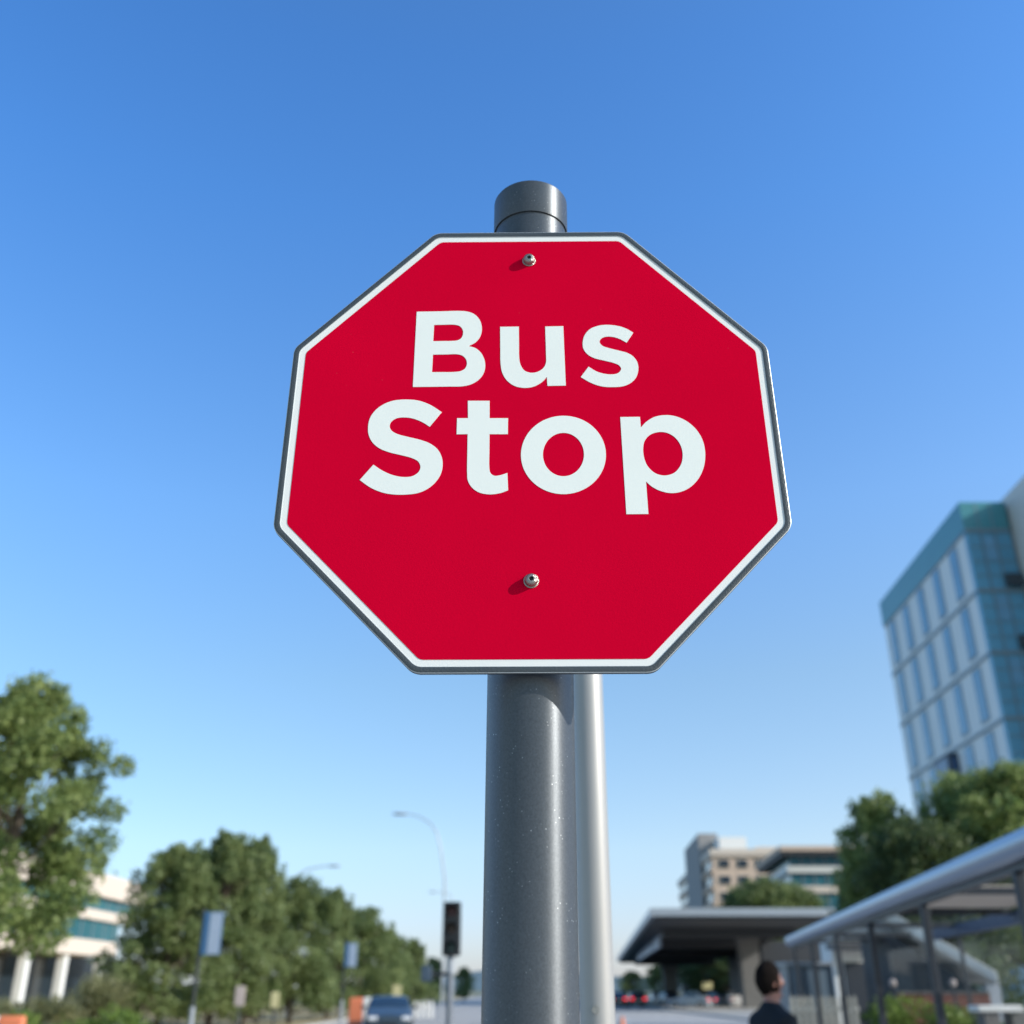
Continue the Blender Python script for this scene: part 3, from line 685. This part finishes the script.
sb = empty('stone_bench', (11, 20.5, 0), 'pale stone slab bench near the right edge, beyond the shelter posts', 'bench')
bb('seat', M_palew, ((xat(970, 21.2), 21.0, 1.13), (xat(1014, 21.2), 21.5, 1.24)), parent=sb, bevel=.02)
bb('support', M_conc, ((xat(976, 21.2), 21.05, 0), (xat(980, 21.2)+.2, 21.45, 1.129)), ((xat(1003, 21.2), 21.05, 0), (xat(1007, 21.2)+.2, 21.45, 1.129)), parent=sb)
# small garden lights on posts
for px, yy, lab in ((893, 25.5, 'small globe light on a post left of the second shelter post'), (953, 25.5, 'small globe light on a post right of the second shelter post')):
    x = xat(px, yy); e = empty('garden_light', (x, yy, 0), lab, 'lamp', 'globe garden lights')
    mb = MB(); mb.tube([(x, yy, 0), (x, yy, 1.56)], .03, 10); mb.build('post', M_dark, e)
    mb = MB(); mb.lathe([(.02, 0), (.065, .04), (.08, .09), (.06, .15), (.01, .18)], (x, yy, 1.55), 16); mb.build('globe', M_pinkish, e)
# picket fence + glazed booth
fx0, fx1 = xat(790, 30), xat(852, 30)
fe = empty('picket_fence', ((fx0+fx1)/2, 30, 0), 'pale wooden picket fence right of the person', 'fence')
n = 11
for i in range(n):
    x = fx0 + (fx1-fx0)*i/(n-1)
    mb = MB(); mb.prism([(x-.055, 0), (x+.055, 0), (x+.055, 1.30), (x, 1.38), (x-.055, 1.30)], 1, 29.95, 29.98); mb.build('picket', mat('weathered_wood', (.33, .33, .30), .8), fe)
bb('rail', M_panel, ((fx0-.1, 29.981, .3), (fx1+.1, 30.03, .4)), ((fx0-.1, 29.981, 1.0), (fx1+.1, 30.03, 1.1)), parent=fe)
bo = empty('glazed_booth', (9.2, 34, 0), 'small grey blue glazed booth behind the picket fence', 'booth')
gx0, gx1 = xat(786, 34), xat(828, 34)
bb('glazing', mat('booth_glass', (.13, .18, .23), .3), ((gx0, 33.5, .9), (gx1, 35, 2.18)), parent=bo); bb('base', M_conc, ((gx0, 33.5, 0), (gx1, 35, .899)), parent=bo)
bb('roof', M_lampgrey, ((gx0-.1, 33.4, 2.182), (gx1+.1, 35.1, 2.26)), parent=bo)
bb('frame', M_dark, *[((gx0+(gx1-gx0)*i/3-.03, 33.46, .9), (gx0+(gx1-gx0)*i/3+.03, 33.499, 2.18)) for i in range(4)], parent=bo)

# ================================================================== STREET FURNITURE (left / centre)
def street_lamp(px, Y, basez, pts, r, headdir, label):
    x = xat(px, Y); e = empty('street_lamp', (x, Y, 0), label, 'street lamp', 'curved street lamps')
    P = [(x, Y, 0)] + [tuple(at(a_, b_, Y)) for a_, b_ in pts]
    P[1] = (x, Y, P[1][2])
    mb = MB(); mb.tube(P, [r*1.2] + [r - (r*.5)*i/(len(P)-1) for i in range(1, len(P))], 10); mb.build('pole', M_lampgrey, e)
    hp = Vector(P[-1]); mb = MB(); d = headdir
    mb.lathe([(.03, 0), (.11, .15), (.15, .45), (.13, .8), (.03, .95)], (0, 0, 0), 14, 'x')
    mb.v = [(hp.x + d*v[0], hp.y + v[1]*1.2, hp.z + v[2]*.55) for v in mb.v]; mb.build('lamp_head', M_lampgrey, e)
street_lamp(442, 60, 0, [(442, 880), (441, 850), (437, 833), (430, 823), (420, 817), (409, 814)], .055, -1, 'tall pale street lamp curving left behind the traffic light')
street_lamp(288, 75, 0, [(288, 905), (290, 888), (296, 877), (306, 870), (318, 867), (327, 866)], .07, 1, 'pale street lamp curving right above the left tree row')
street_lamp(453, 125, 0, [(453, 905), (452, 898), (449, 894), (443, 892), (437, 892)], .06, -1, 'most distant faint street lamp just above the traffic light head')
# traffic light
YL = 22.; x = xat(452, YL, 930)
tl = empty('traffic_light', (x, YL, 0), 'unlit black traffic light on a grey post left of the sign pole', 'traffic light')
zb_, zt2 = zat(956, YL), zat(902, YL)
mb = MB(); mb.tube([(x-.02, YL+.05, -.02), (x-.02, YL+.05, zb_+.05)], [.075, .06], 16); mb.build('post', mat('post_grey', (.17, .19, .22), .5, .2), tl)
mb = MB(); mb.tube([(x-.02, YL+.05, zb_-.3), (x-.02, YL+.05, zb_-.01)], .085, 16); mb.build('bracket', M_lampgrey, tl)
mb = MB(); mb.box((x-.175, YL-.1, zb_), (x+.175, YL+.12, zt2)); hs = mb.build('housing', M_black, tl, bevel=.03)
hh = (zt2 - zb_) / 3
for i, cc_ in enumerate(((.03, .06, .055), (.06, .04, .03), (.07, .025, .025))):
    zc = zb_ + hh*(i+.5)
    mb = MB(); mb.lathe([(.10, -.102), (.09, -.115), (.04, -.128), (.005, -.132)], (x, YL, zc), 20, 'y'); mb.build('lens', mat('lens_%d' % i, cc_, .25), tl)
    mb = MB(); m2 = []
    for k_ in range(13):
        a = math.pi * (-.1 + 1.2*k_/12); m2.append((math.cos(a), math.sin(a)))
    vs = [(x + .125*a, YL-.1, zc + .125*b_) for a, b_ in m2] + [(x + .125*a, YL-.28, zc + .115*b_) for a, b_ in m2] + [(x + .118*a, YL-.1, zc + .118*b_) for a, b_ in m2] + [(x + .118*a, YL-.28, zc + .108*b_) for a, b_ in m2]
    q = 13; fs = [(i_, i_+1, i_+1+q, i_+q) for i_ in range(q-1)] + [(i_+2*q, i_+1+2*q, i_+1+3*q, i_+3*q) for i_ in range(q-1)] + [(i_+q, i_+1+q, i_+1+3*q, i_+3*q) for i_ in range(q-1)]
    mb.add(vs, fs); mb.build('visor', M_black, tl)
za = zat(974, YL)
mb = MB(); mb.tube([(x-.05, YL+.05, za), (xat(430, YL), YL+.02, za)], .035, 8); ar = mb.build('side_arm', M_black, tl)
mb = MB(); xx = xat(426, YL); mb.box((xx-.10, YL-.08, za-.13), (xx+.10, YL+.08, za+.15)); mb.build('side_signal', mat('side_signal_blue', (.05, .08, .12), .5), tl, bevel=.02)
# blue sign panels on posts
def panel_sign(pxp, px0, px1, py0, py1, Y, label):
    x = xat(pxp, Y, py1); e = empty('panel_sign', (x, Y, 0), label, 'street sign', 'blue panel signs on grey posts')
    zt_ = zat(py0-3, Y); z0 = zat(py1, Y); z1 = zat(py0, Y); a = xat(px0, Y, (py0+py1)/2); b_ = xat(px1, Y, (py0+py1)/2)
    mb = MB(); mb.tube([(x, Y, -.02), (x, Y, 1.1)], .065, 12); mb.build('post_base', M_lampgrey, e)
    mb = MB(); mb.tube([(x, Y, 1.05), (x, Y, zt_)], .042, 12); mb.build('post', M_dark, e)
    mb = MB(); mb.box((a, Y-.06, z0), (b_, Y-.02, z1)); pn = mb.build('panel', M_bluesign, e, bevel=.008)
    mb = MB(); mb.box((a+(b_-a)*.33, Y-.066, z0+.02), (b_-.02, Y-.0602, z1-.02)); mb.build('pale_field', M_palesign, pn)
panel_sign(199, 203, 222, 912, 955, 30, 'larger blue sign panel with a pale field, nearest on the left verge')
panel_sign(344, 345, 357, 943, 967, 50, 'smaller blue sign panel farther along the verge, left of the blue car')
# small boards under the trees
for px, py0, py1, w_, Y, m, lab in ((241, 986, 1006, .34, 40, M_pinkish, 'narrow pale pink notice board under the trees'), (276, 992, 1008, .30, 42, M_yellow, 'narrow yellow notice board beside the leftmost lamp pole'),
        (397, 985, 999, .5, 66, M_yellow, 'yellow notice board showing above the dark blue car'), (707, 982, 989, .9, 104, M_yellow, 'dull yellow board above the silver car under the canopy')):
    x = xat(px, Y); e = empty('notice_board', (x, Y, 0), lab, 'notice board')
    z0, z1 = zat(py1, Y), zat(py0, Y)
    mb = MB(); mb.box((x-w_/2, Y-.03, z0), (x+w_/2, Y+.03, z1)); mb.build('board', m, e, bevel=.02)
    mb = MB(); mb.tube([(x, Y+.06, -.1), (x, Y+.06, z1)], .035, 8); mb.build('post', M_dark, e)
# barriers
def barrier(px, Y, h, wdt, label, side=1):
    x = xat(px, Y); e = empty('road_barrier', (x, Y, -.02), label, 'barrier', 'orange and white plastic barriers')
    for i, m in ((0, M_orange), (1, M_whitep)):
        xa_ = x + side*wdt*(i*.56 - .28); hw = wdt*(.27 if i == 0 else .16)
        xa_ = x - side*wdt*.15 if i == 0 else x + side*wdt*.3
        mb = MB(); mb.prism([(.3, -.02), (.3, .15), (.12, .35), (.08, h-.06), (.04, h), (-.04, h), (-.08, h-.06), (-.12, .35), (-.3, .15), (-.3, -.02)], 0, xa_-hw, xa_+hw)
        mb.v = [(a, b_+Y, c_) for a, b_, c_ in mb.v]; mb.build('orange_block' if i == 0 else 'white_block', m, e, bevel=.03)
barrier(361, 47, 1.22, 1.0, 'orange and white barrier to the left of the dark blue car')
barrier(12, 21, 1.07, .85, 'orange and white barrier at the bottom left corner by the hedge', -1)
# cone
x = xat(621, 36); e = empty('traffic_cone', (x, 36, -.1), 'orange traffic cone at the foot of the pale pole', 'cone')
mb = MB(); mb.lathe([(.19, .03), (.17, .05), (.045, .82), (.03, .84)], (x, 36, -.1), 20); mb.build('cone_body', M_orange, e)
mb = MB(); mb.box((x-.24, 35.76, -.1), (x+.24, 36.24, -.07)); mb.build('base', M_orange, e)
# white bollards
for i, px in enumerate((416, 421.5, 427, 432)):
    Y = 72; x = xat(px, Y); e = empty('bollard', (x, Y, -.1), 'short white bollard in the row between the blue car and the traffic light', 'bollard', 'row of white bollards')
    mb = MB(); mb.lathe([(.08, 0), (.08, .88), (.06, .95), (.01, .97)], (x, Y, -.1), 14); mb.build('post', M_whitep, e)

# ================================================================== CARS
def car(colour, label, group, x, y, rz, tail=True, z=-.1, name='parked_car', tall=1.0):
    m = mat('car_paint_' + colour[0], colour[1], .4, .0, .03, 2, coat=.35)
    e = empty(name, (0, 0, 0), label, 'car', group)
    ST = [(-2.2, .74, .56, .60), (-2.12, .84, .66, .72), (-1.6, .88, .80, .88), (-1.05, .90, .90, .98), (-.95, .90, .91, 1.0), (-.25, .90, .93, 1.40), (.3, .90, .94, 1.46), (1.0, .90, .95, 1.41), (1.62, .89, .95, 1.08), (2.05, .87, .92, 1.0), (2.18, .82, .80, .86), (2.22, .76, .55, .60)]
    mb = MB(); rings = []
    for yy, w, zb, zt in ST:
        zt = zb + (zt - zb)*tall if zt > 1.05 else zt
        gh = zt - zb > .2
        hw = [(w*.90, .20), (w, .38), (w, .62 if zb > .65 else zb*.9), (w*.975, zb), (w*(.80 if gh else .86), zt-.05 if gh else zt-.01), (w*(.66 if gh else .6), zt), (0, zt+.02)]
        rings.append([(a, yy, b_) for a, b_ in hw] + [(-a, yy, b_) for a, b_ in hw[-2::-1]])
    n = len(rings[0]); vs = [v for r in rings for v in r]
    fs = [(i*n+k_, i*n+k_+1, (i+1)*n+k_+1, (i+1)*n+k_) for i in range(len(ST)-1) for k_ in range(n-1)]
    fs += [(i*n+n-1, i*n, (i+1)*n, (i+1)*n+n-1) for i in range(len(ST)-1)] + [tuple(range(n)), tuple(range(len(vs)-1, len(vs)-n-1, -1))]
    mb.add(vs, fs); mb.build('body', m, e, smooth=35, local=True)
    def panel(name, i, j, a, b_, off=.012, t=(.06, .94)):
        # a glass sheet laid on the strip between stations i and j, ring points a..b_
        vs = []
        for s_, (q, r) in ((t[0], (i, j)), (t[1], (i, j))):
            for kk in range(a, b_+1):
                p_ = Vector(rings[q][kk]).lerp(Vector(rings[r][kk]), s_); vs.append(p_)
        w = b_-a+1; nrm = (vs[w]-vs[0]).cross(vs[1]-vs[0]).normalized()
        cc = sum(vs, Vector())/len(vs) - Vector((0, 0, .9))
        if nrm.dot(cc) < 0: nrm = -nrm
        mb = MB(); mb.add([v + nrm*off for v in vs], [(k_, k_+1, k_+1+w, k_+w) for k_ in range(w-1)]); return mb.build(name, M_carglass, e, local=True)
    panel('windscreen', 4, 5, 4, 8); panel('rear_window', 7, 8, 4, 8)
    for s_ in (3, 8):
        a, b_ = s_, s_+1
        mb = MB(); 
        def L(i, t_):
            return Vector(rings[i][a]).lerp(Vector(rings[i][b_]), t_)
        lo, hi = (.12, .9) if s_ == 3 else (.1, .88)
        for (i, j, ti, tj) in ((5, 6, -.0, .9), (6, 7, .05, .95)):
            q = [L(i, lo), L(i, hi), L(j, hi), L(j, lo)]
            q2 = [q[0].lerp(q[3], max(ti, 0)), q[1].lerp(q[2], max(ti, 0)), q[1].lerp(q[2], tj), q[0].lerp(q[3], tj)]
            sg = 1 if q[0].x > 0 else -1
            mb.add([v + Vector((sg*.012, 0, .006)) for v in q2], [(0, 1, 2, 3)])
        mb.build('side_window', M_carglass, e, local=True)
    for sy in (-1.38, 1.36):
        for sxx in (-1, 1):
            mb = MB(); mb.lathe([(.2, -.1), (.31, -.1), (.33, -.06), (.33, .06), (.31, .1), (.2, .1)], (sxx*.82, sy, .33), 24, 'x'); wh = mb.build('wheel', M_tyre, e, local=True)
            mb = MB(); mb.lathe([(.2, 0), (.19, sxx*.012), (.05, sxx*.02)], (sxx*.92, sy, .33), 16, 'x'); mb.build('rim', M_rimc, wh, local=True)
    for sxx in (-1, 1):
        mb = MB(); mb.box((sxx*.62-.17, -2.2, .58), (sxx*.62+.17, -2.05, .72)); mb.build('headlight', M_headl, e, bevel=.02, local=True)
        mb = MB(); mb.box((sxx*.66-.16, 2.06, .70), (sxx*.66+.16, 2.215, .86)); mb.build('tail_light', M_tail if tail else mat('tail_off', (.3, .01, .01), .2), e, bevel=.02, local=True)
        mb = MB(); mb.box((sxx*.99-.09, -.75, .93), (sxx*.99+.09, -.62, 1.06)); mb.build('mirror', m, e, bevel=.03, local=True)
    mb = MB(); mb.box((-.3, -2.235, .36), (.3, -2.19, .5)); mb.build('grille', M_black, e, local=True)
    mb = MB(); mb.box((-.26, 2.2, .6), (.26, 2.24, .71)); mb.build('number_plate', M_whitep, e, local=True)
    e.location = (x, y, z); e.rotation_euler = (0, 0, rz); return e
GC = 'cars queued under the far canopy'
car(('navy', (.03, .045, .062)), 'dark blue car driving towards the camera on the left lane', 'cars on the street', xat(386, 43), 44.5, .12, False, name='car', tall=.86)
Yc = 114
car(('black', (.02, .022, .026)), 'dark car with lit red lights at the left end of the queue', GC, xat(619, Yc), Yc+3, math.pi, name='car')
car(('graphite', (.05, .055, .065)), 'dark grey car, second from the left in the queue', GC, xat(641, Yc), Yc+5, math.pi, name='car')
car(('white', (.6, .6, .6)), 'small white car in the middle of the queue', GC, xat(657, Yc+16), Yc+16, math.pi, False, name='car')
car(('slate', (.06, .08, .11)), 'slate coloured car just left of the silver one', GC, xat(670, Yc+8), Yc+10, math.pi+.2, False, name='car')
car(('silver', (.42, .47, .53)), 'silver blue car turned sideways in the queue', GC, xat(694, Yc-8), Yc-6, math.pi+.9, True, name='car', tall=1.1)
car(('grey', (.15, .17, .20)), 'grey car between the silver car and the light one', GC, xat(717, Yc), Yc+2, math.pi+.5, False, name='car')
car(('pearl', (.5, .48, .47)), 'light coloured car beside the concrete column', GC, xat(737, Yc-2), Yc, math.pi, False, name='car')

# ================================================================== PERSON
def skin(name, joints, edges, m, parent, sub=2, rootv=0):
    me = bpy.data.meshes.new(name); me.from_pydata([j[0] for j in joints], edges, [])
    o = bpy.data.objects.new(name, me); col.objects.link(o)
    md = o.modifiers.new('skin', 'SKIN'); md.use_smooth_shade = True
    for i, j in enumerate(joints):
        r = j[1]; me.skin_vertices[0].data[i].radius = r if hasattr(r, '__len__') else (r, r)
        me.skin_vertices[0].data[i].use_root = (i == rootv)
    s_ = o.modifiers.new('sub', 'SUBSURF'); s_.levels = sub; s_.render_levels = sub
    bpy.context.view_layer.update()
    m2 = bpy.data.meshes.new_from_object(o.evaluated_get(bpy.context.evaluated_depsgraph_get()))
    bpy.data.objects.remove(o); m2.materials.clear(); m2.materials.append(m); m2.shade_smooth()
    n_ = bpy.data.objects.new(name, m2); col.objects.link(n_); n_.parent = parent; return n_
YP = 7.9; xp = xat(768, YP)
pe = empty('person', (0, 0, 0), 'person with short dark hair in a dark navy jacket walking away, looking to the right', 'person')
M_skin = mat('skin', (.33, .155, .12), .5, 0, .05, 20); M_jacket = mat('navy_jacket', (.004, .008, .015), .9, 0, .3, 20, .4, 60)
M_trous = mat('charcoal_trousers', (.02, .022, .026), .9); M_hair = mat('dark_brown_hair', (.010, .007, .006), .95, 0, .3, 60, .8, 120, .1); M_shoe = mat('black_shoe', (.012, .012, .012), .4)
# local frame: person faces +Y (away); slim human, 1.66 m tall
J = [((0,0,.90), (.13,.10)), ((0,0,1.08), (.115,.09)), ((0,0,1.28), (.15,.10)), ((0,.0,1.385), (.075,.065)), ((0,.01,1.45), (.058,.06)), ((0,.015,1.50), (.066,.075)), ((0,.02,1.56), (.074,.092)), ((0,.01,1.62), (.055,.07)),
     ((.145,0,1.29), .05), ((.20,-.02,1.08), .038), ((.212,.055,.86), .03), ((.205,.085,.80), .03),
     ((-.145,0,1.29), .05), ((-.20,-.02,1.08), .038), ((-.212,.055,.86), .03), ((-.205,.085,.80), .03),
     ((.09,0,.84), .085), ((.10,.06,.46), .055), ((.10,-.02,.09), .04), ((.10,.10,.035), (.04,.03)),
     ((-.09,0,.84), .085), ((-.10,-.02,.46), .055), ((-.10,-.16,.11), .04), ((-.10,-.04,.035), (.04,.03))]
E_ = [(0,1),(1,2),(2,3),(3,4),(4,5),(5,6),(6,7),(2,8),(8,9),(9,10),(10,11),(2,12),(12,13),(13,14),(14,15),(0,16),(16,17),(17,18),(18,19),(0,20),(20,21),(21,22),(22,23)]
# five fingers on each hand
for sgn2, wi in ((1, 11), (-1, 15)):
    for k_ in range(4):
        bx = sgn2*.205 ; by = .055 + .02*k_
        b0 = len(J); L_ = (.075, .085, .08, .062)[k_]
        J += [((bx, by+.0, .755), .0095), ((bx - sgn2*.008, by+.012, .755-L_*.55), .0085), ((bx - sgn2*.03, by+.02, .755-L_), .007)]
        E_ += [(wi, b0), (b0, b0+1), (b0+1, b0+2)]
    b0 = len(J); J += [((sgn2*.18, .125, .79), .011), ((sgn2*.165, .145, .755), .009), ((sgn2*.16, .15, .73), .0075)]; E_ += [(wi, b0), (b0, b0+1), (b0+1, b0+2)]
body = skin('body', J, E_, M_skin, pe)
jk = skin('jacket', [((0,0,.76),(.18,.14)), ((0,0,1.0),(.165,.125)), ((0,0,1.2),(.18,.13)), ((0,0,1.31),(.14,.11)), ((0,0,1.395),(.085,.08)), ((0,.005,1.435),(.07,.07)),
     ((.15,0,1.30),.07), ((.20,-.02,1.08),.058), ((.215,.055,.87),.05), ((-.15,0,1.30),.07), ((-.20,-.02,1.08),.058), ((-.215,.055,.87),.05)],
     [(0,1),(1,2),(2,3),(3,4),(4,5),(3,6),(6,7),(7,8),(3,9),(9,10),(10,11)], M_jacket, pe)
tr = skin('trousers', [((0,0,.92),(.165,.13)), ((.095,0,.80),.105), ((.10,.055,.46),.075), ((.10,-.02,.10),.06), ((-.095,0,.80),.105), ((-.10,-.02,.46),.075), ((-.10,-.15,.12),.06)], [(0,1),(1,2),(2,3),(0,4),(4,5),(5,6)], M_trous, pe)
for sgn2, yy in ((1, 0), (-1, -.14)):
    skin('shoe', [((sgn2*.10, yy-.04, .05), (.045,.045)), ((sgn2*.10, yy+.08, .04), (.05,.035)), ((sgn2*.10, yy+.19, .035), (.04,.025))], [(0,1),(1,2)], M_shoe, pe)
# head details, turned to the right
hd = empty('head_frame_tmp', (0, 0, 0)); 
def blob(name, c_, r_, m, parent, seg=20, jit=0, cut=None):
    bm = bmesh.new(); bmesh.ops.create_uvsphere(bm, u_segments=seg, v_segments=seg//2+2, radius=1)
    rn = random.Random(3)
    for v in bm.verts:
        k_ = 1 + jit*rn.uniform(-1, 1)
        v.co = Vector((v.co.x*r_[0]*k_, v.co.y*r_[1]*k_, v.co.z*r_[2]*k_)) + Vector(c_)
    if cut: 
        bmesh.ops.delete(bm, geom=[v for v in bm.verts if cut(v.co)], context='VERTS')
    me = bpy.data.meshes.new(name); bm.to_mesh(me); bm.free(); me.materials.append(m); me.shade_smooth()
    o = bpy.data.objects.new(name, me); col.objects.link(o); o.parent = parent; return o
bpy.data.objects.remove(hd)
TH = R(-20); rot = Matrix.Rotation(TH, 4, 'Z')     # head turn: face towards +X and a little away
def hp(x, y, z): 
    v = rot @ Vector((x, y, 0)); return (v.x, v.y + .015, z)
# face volume joined to the body mesh outline by the skull; face, nose, ears, hair
fa = blob('face', (0, 0, 0), (.070, .088, .108), M_skin, pe, 28); fa.location = (0, .01, 1.555); fa.rotation_euler = (0, 0, TH)
def onface(name, c_, r_, m, par=fa): return blob(name, c_, r_, m, par, 12)
onface('nose', (0, .092, -.012), (.013, .022, .022), M_skin); onface('mouth', (0, .083, -.052), (.024, .008, .006), mat('lips', (.38, .13, .12), .5))
for s_ in (-1, 1):
    onface('eye', (s_*.030, .078, .012), (.012, .008, .007), M_whitep); onface('eyebrow', (s_*.030, .081, .030), (.018, .006, .004), M_hair)
    onface('ear', (s_*.071, -.004, -.008), (.010, .018, .030), M_skin)
onface('chin', (0, .058, -.088), (.030, .028, .022), M_skin)
hr = blob('hair', (0, -.012, .012), (.083, .103, .120), M_hair, pe, 40, .05, lambda c_: (c_.y > .05 and c_.z < .05) or c_.z < -.10); hr.location = (0, .01, 1.555); hr.rotation_euler = (0, 0, TH)
s_ = 1.0
pe.location = (xp+.01, YP, 0); pe.rotation_euler = (0, 0, R(-58)); pe.scale = (.94, .94, 1)

# ================================================================== LIGHT, SKY, CAMERA
EL, AZ = R(27), R(70)      # azimuth from -Y (towards the camera) to +X
sd = Vector((math.sin(AZ)*math.cos(EL), -math.cos(AZ)*math.cos(EL), math.sin(EL)))
L = bpy.data.lights.new('sun', 'SUN'); L.energy = 3.6; L.angle = R(.53); L.color = (1, .955, .88)
lo = bpy.data.objects.new('sun', L); col.objects.link(lo); lo.rotation_euler = (-sd).to_track_quat('-Z', 'Y').to_euler()
W = bpy.data.worlds.new('World'); S.world = W; W.use_nodes = True; n = W.node_tree
sky = n.nodes.new('ShaderNodeTexSky'); sky.sky_type = 'NISHITA'; sky.sun_disc = False
sky.sun_elevation = EL; sky.sun_rotation = math.atan2(sd.x, sd.y); sky.air_density = 1.0; sky.dust_density = .4; sky.ozone_density = 3.0; sky.altitude = 0
bg = n.nodes['Background']; bg.inputs['Strength'].default_value = .12
bg.inputs['Strength'].default_value = .13
# clear-air colour balance of the sky by elevation and towards the sun
tc = n.nodes.new('ShaderNodeTexCoord'); sx_ = n.nodes.new('ShaderNodeSeparateXYZ'); n.links.new(tc.outputs['Generated'], sx_.inputs[0])
rp_ = n.nodes.new('ShaderNodeValToRGB'); cr_ = rp_.color_ramp
stops = [(0., (.62, .68, .97)), (.049, (.76, .79, 1.0)), (.117, (.95, .965, 1.0)), (.269, (.97, 1.10, 1.12)), (.416, (.93, 1.25, 1.46)), (.657, (.66, 1.21, 1.68)), (.756, (.60, 1.15, 1.65)), (1., (.7, 1.05, 1.35))]
while len(cr_.elements) < len(stops): cr_.elements.new(.5)
for e_, (p_, c_) in zip(cr_.elements, stops): e_.position = p_; e_.color = (*[q/1.7 for q in c_], 1)
for e_, (p_, c_) in zip(cr_.elements, stops): e_.position = p_; e_.color = (*[q/1.7 for q in c_], 1)
n.links.new(sx_.outputs['Z'], rp_.inputs[0])
v1 = n.nodes.new('ShaderNodeVectorMath'); v1.operation = 'MULTIPLY'; n.links.new(sky.outputs[0], v1.inputs[0]); n.links.new(rp_.outputs[0], v1.inputs[1])
mr = n.nodes.new('ShaderNodeMapRange'); mr.inputs[1].default_value = -.4; mr.inputs[2].default_value = .4; n.links.new(sx_.outputs['X'], mr.inputs[0])
mx = n.nodes.new('ShaderNodeMix'); mx.data_type = 'RGBA'; mx.inputs[6].default_value = (1.62, 1.68, 1.7, 1); mx.inputs[7].default_value = (1.98, 1.79, 1.7, 1); n.links.new(mr.outputs[0], mx.inputs[0])
v2 = n.nodes.new('ShaderNodeVectorMath'); v2.operation = 'MULTIPLY'; n.links.new(v1.outputs[0], v2.inputs[0]); n.links.new(mx.outputs[2], v2.inputs[1])
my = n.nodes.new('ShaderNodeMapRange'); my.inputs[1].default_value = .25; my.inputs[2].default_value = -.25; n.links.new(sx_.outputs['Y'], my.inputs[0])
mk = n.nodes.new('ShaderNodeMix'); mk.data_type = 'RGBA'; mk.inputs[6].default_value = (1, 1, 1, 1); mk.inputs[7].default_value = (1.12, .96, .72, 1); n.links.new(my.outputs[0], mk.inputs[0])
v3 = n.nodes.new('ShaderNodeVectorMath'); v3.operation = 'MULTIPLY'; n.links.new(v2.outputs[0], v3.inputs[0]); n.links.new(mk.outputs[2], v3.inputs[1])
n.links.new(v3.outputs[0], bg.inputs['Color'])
cam = bpy.data.cameras.new('camera'); co = bpy.data.objects.new('camera', cam); col.objects.link(co)
co.location = (0, 0, EYE); co.rotation_euler = (math.pi/2 + PITCH, 0, 0)
cam.sensor_width = 36; cam.lens = 36 * F / 1024; cam.clip_start = .05; cam.clip_end = 8000
cam.dof.use_dof = True; cam.dof.focus_distance = 1.40; cam.dof.aperture_fstop = 3.5
S.camera = co
S.view_settings.view_transform = 'Standard'; S.view_settings.look = 'None'; S.view_settings.exposure = .55; S.view_settings.gamma = 1
S.cycles.use_denoising = True
S.cycles.max_bounces = 8; S.cycles.transparent_max_bounces = 16
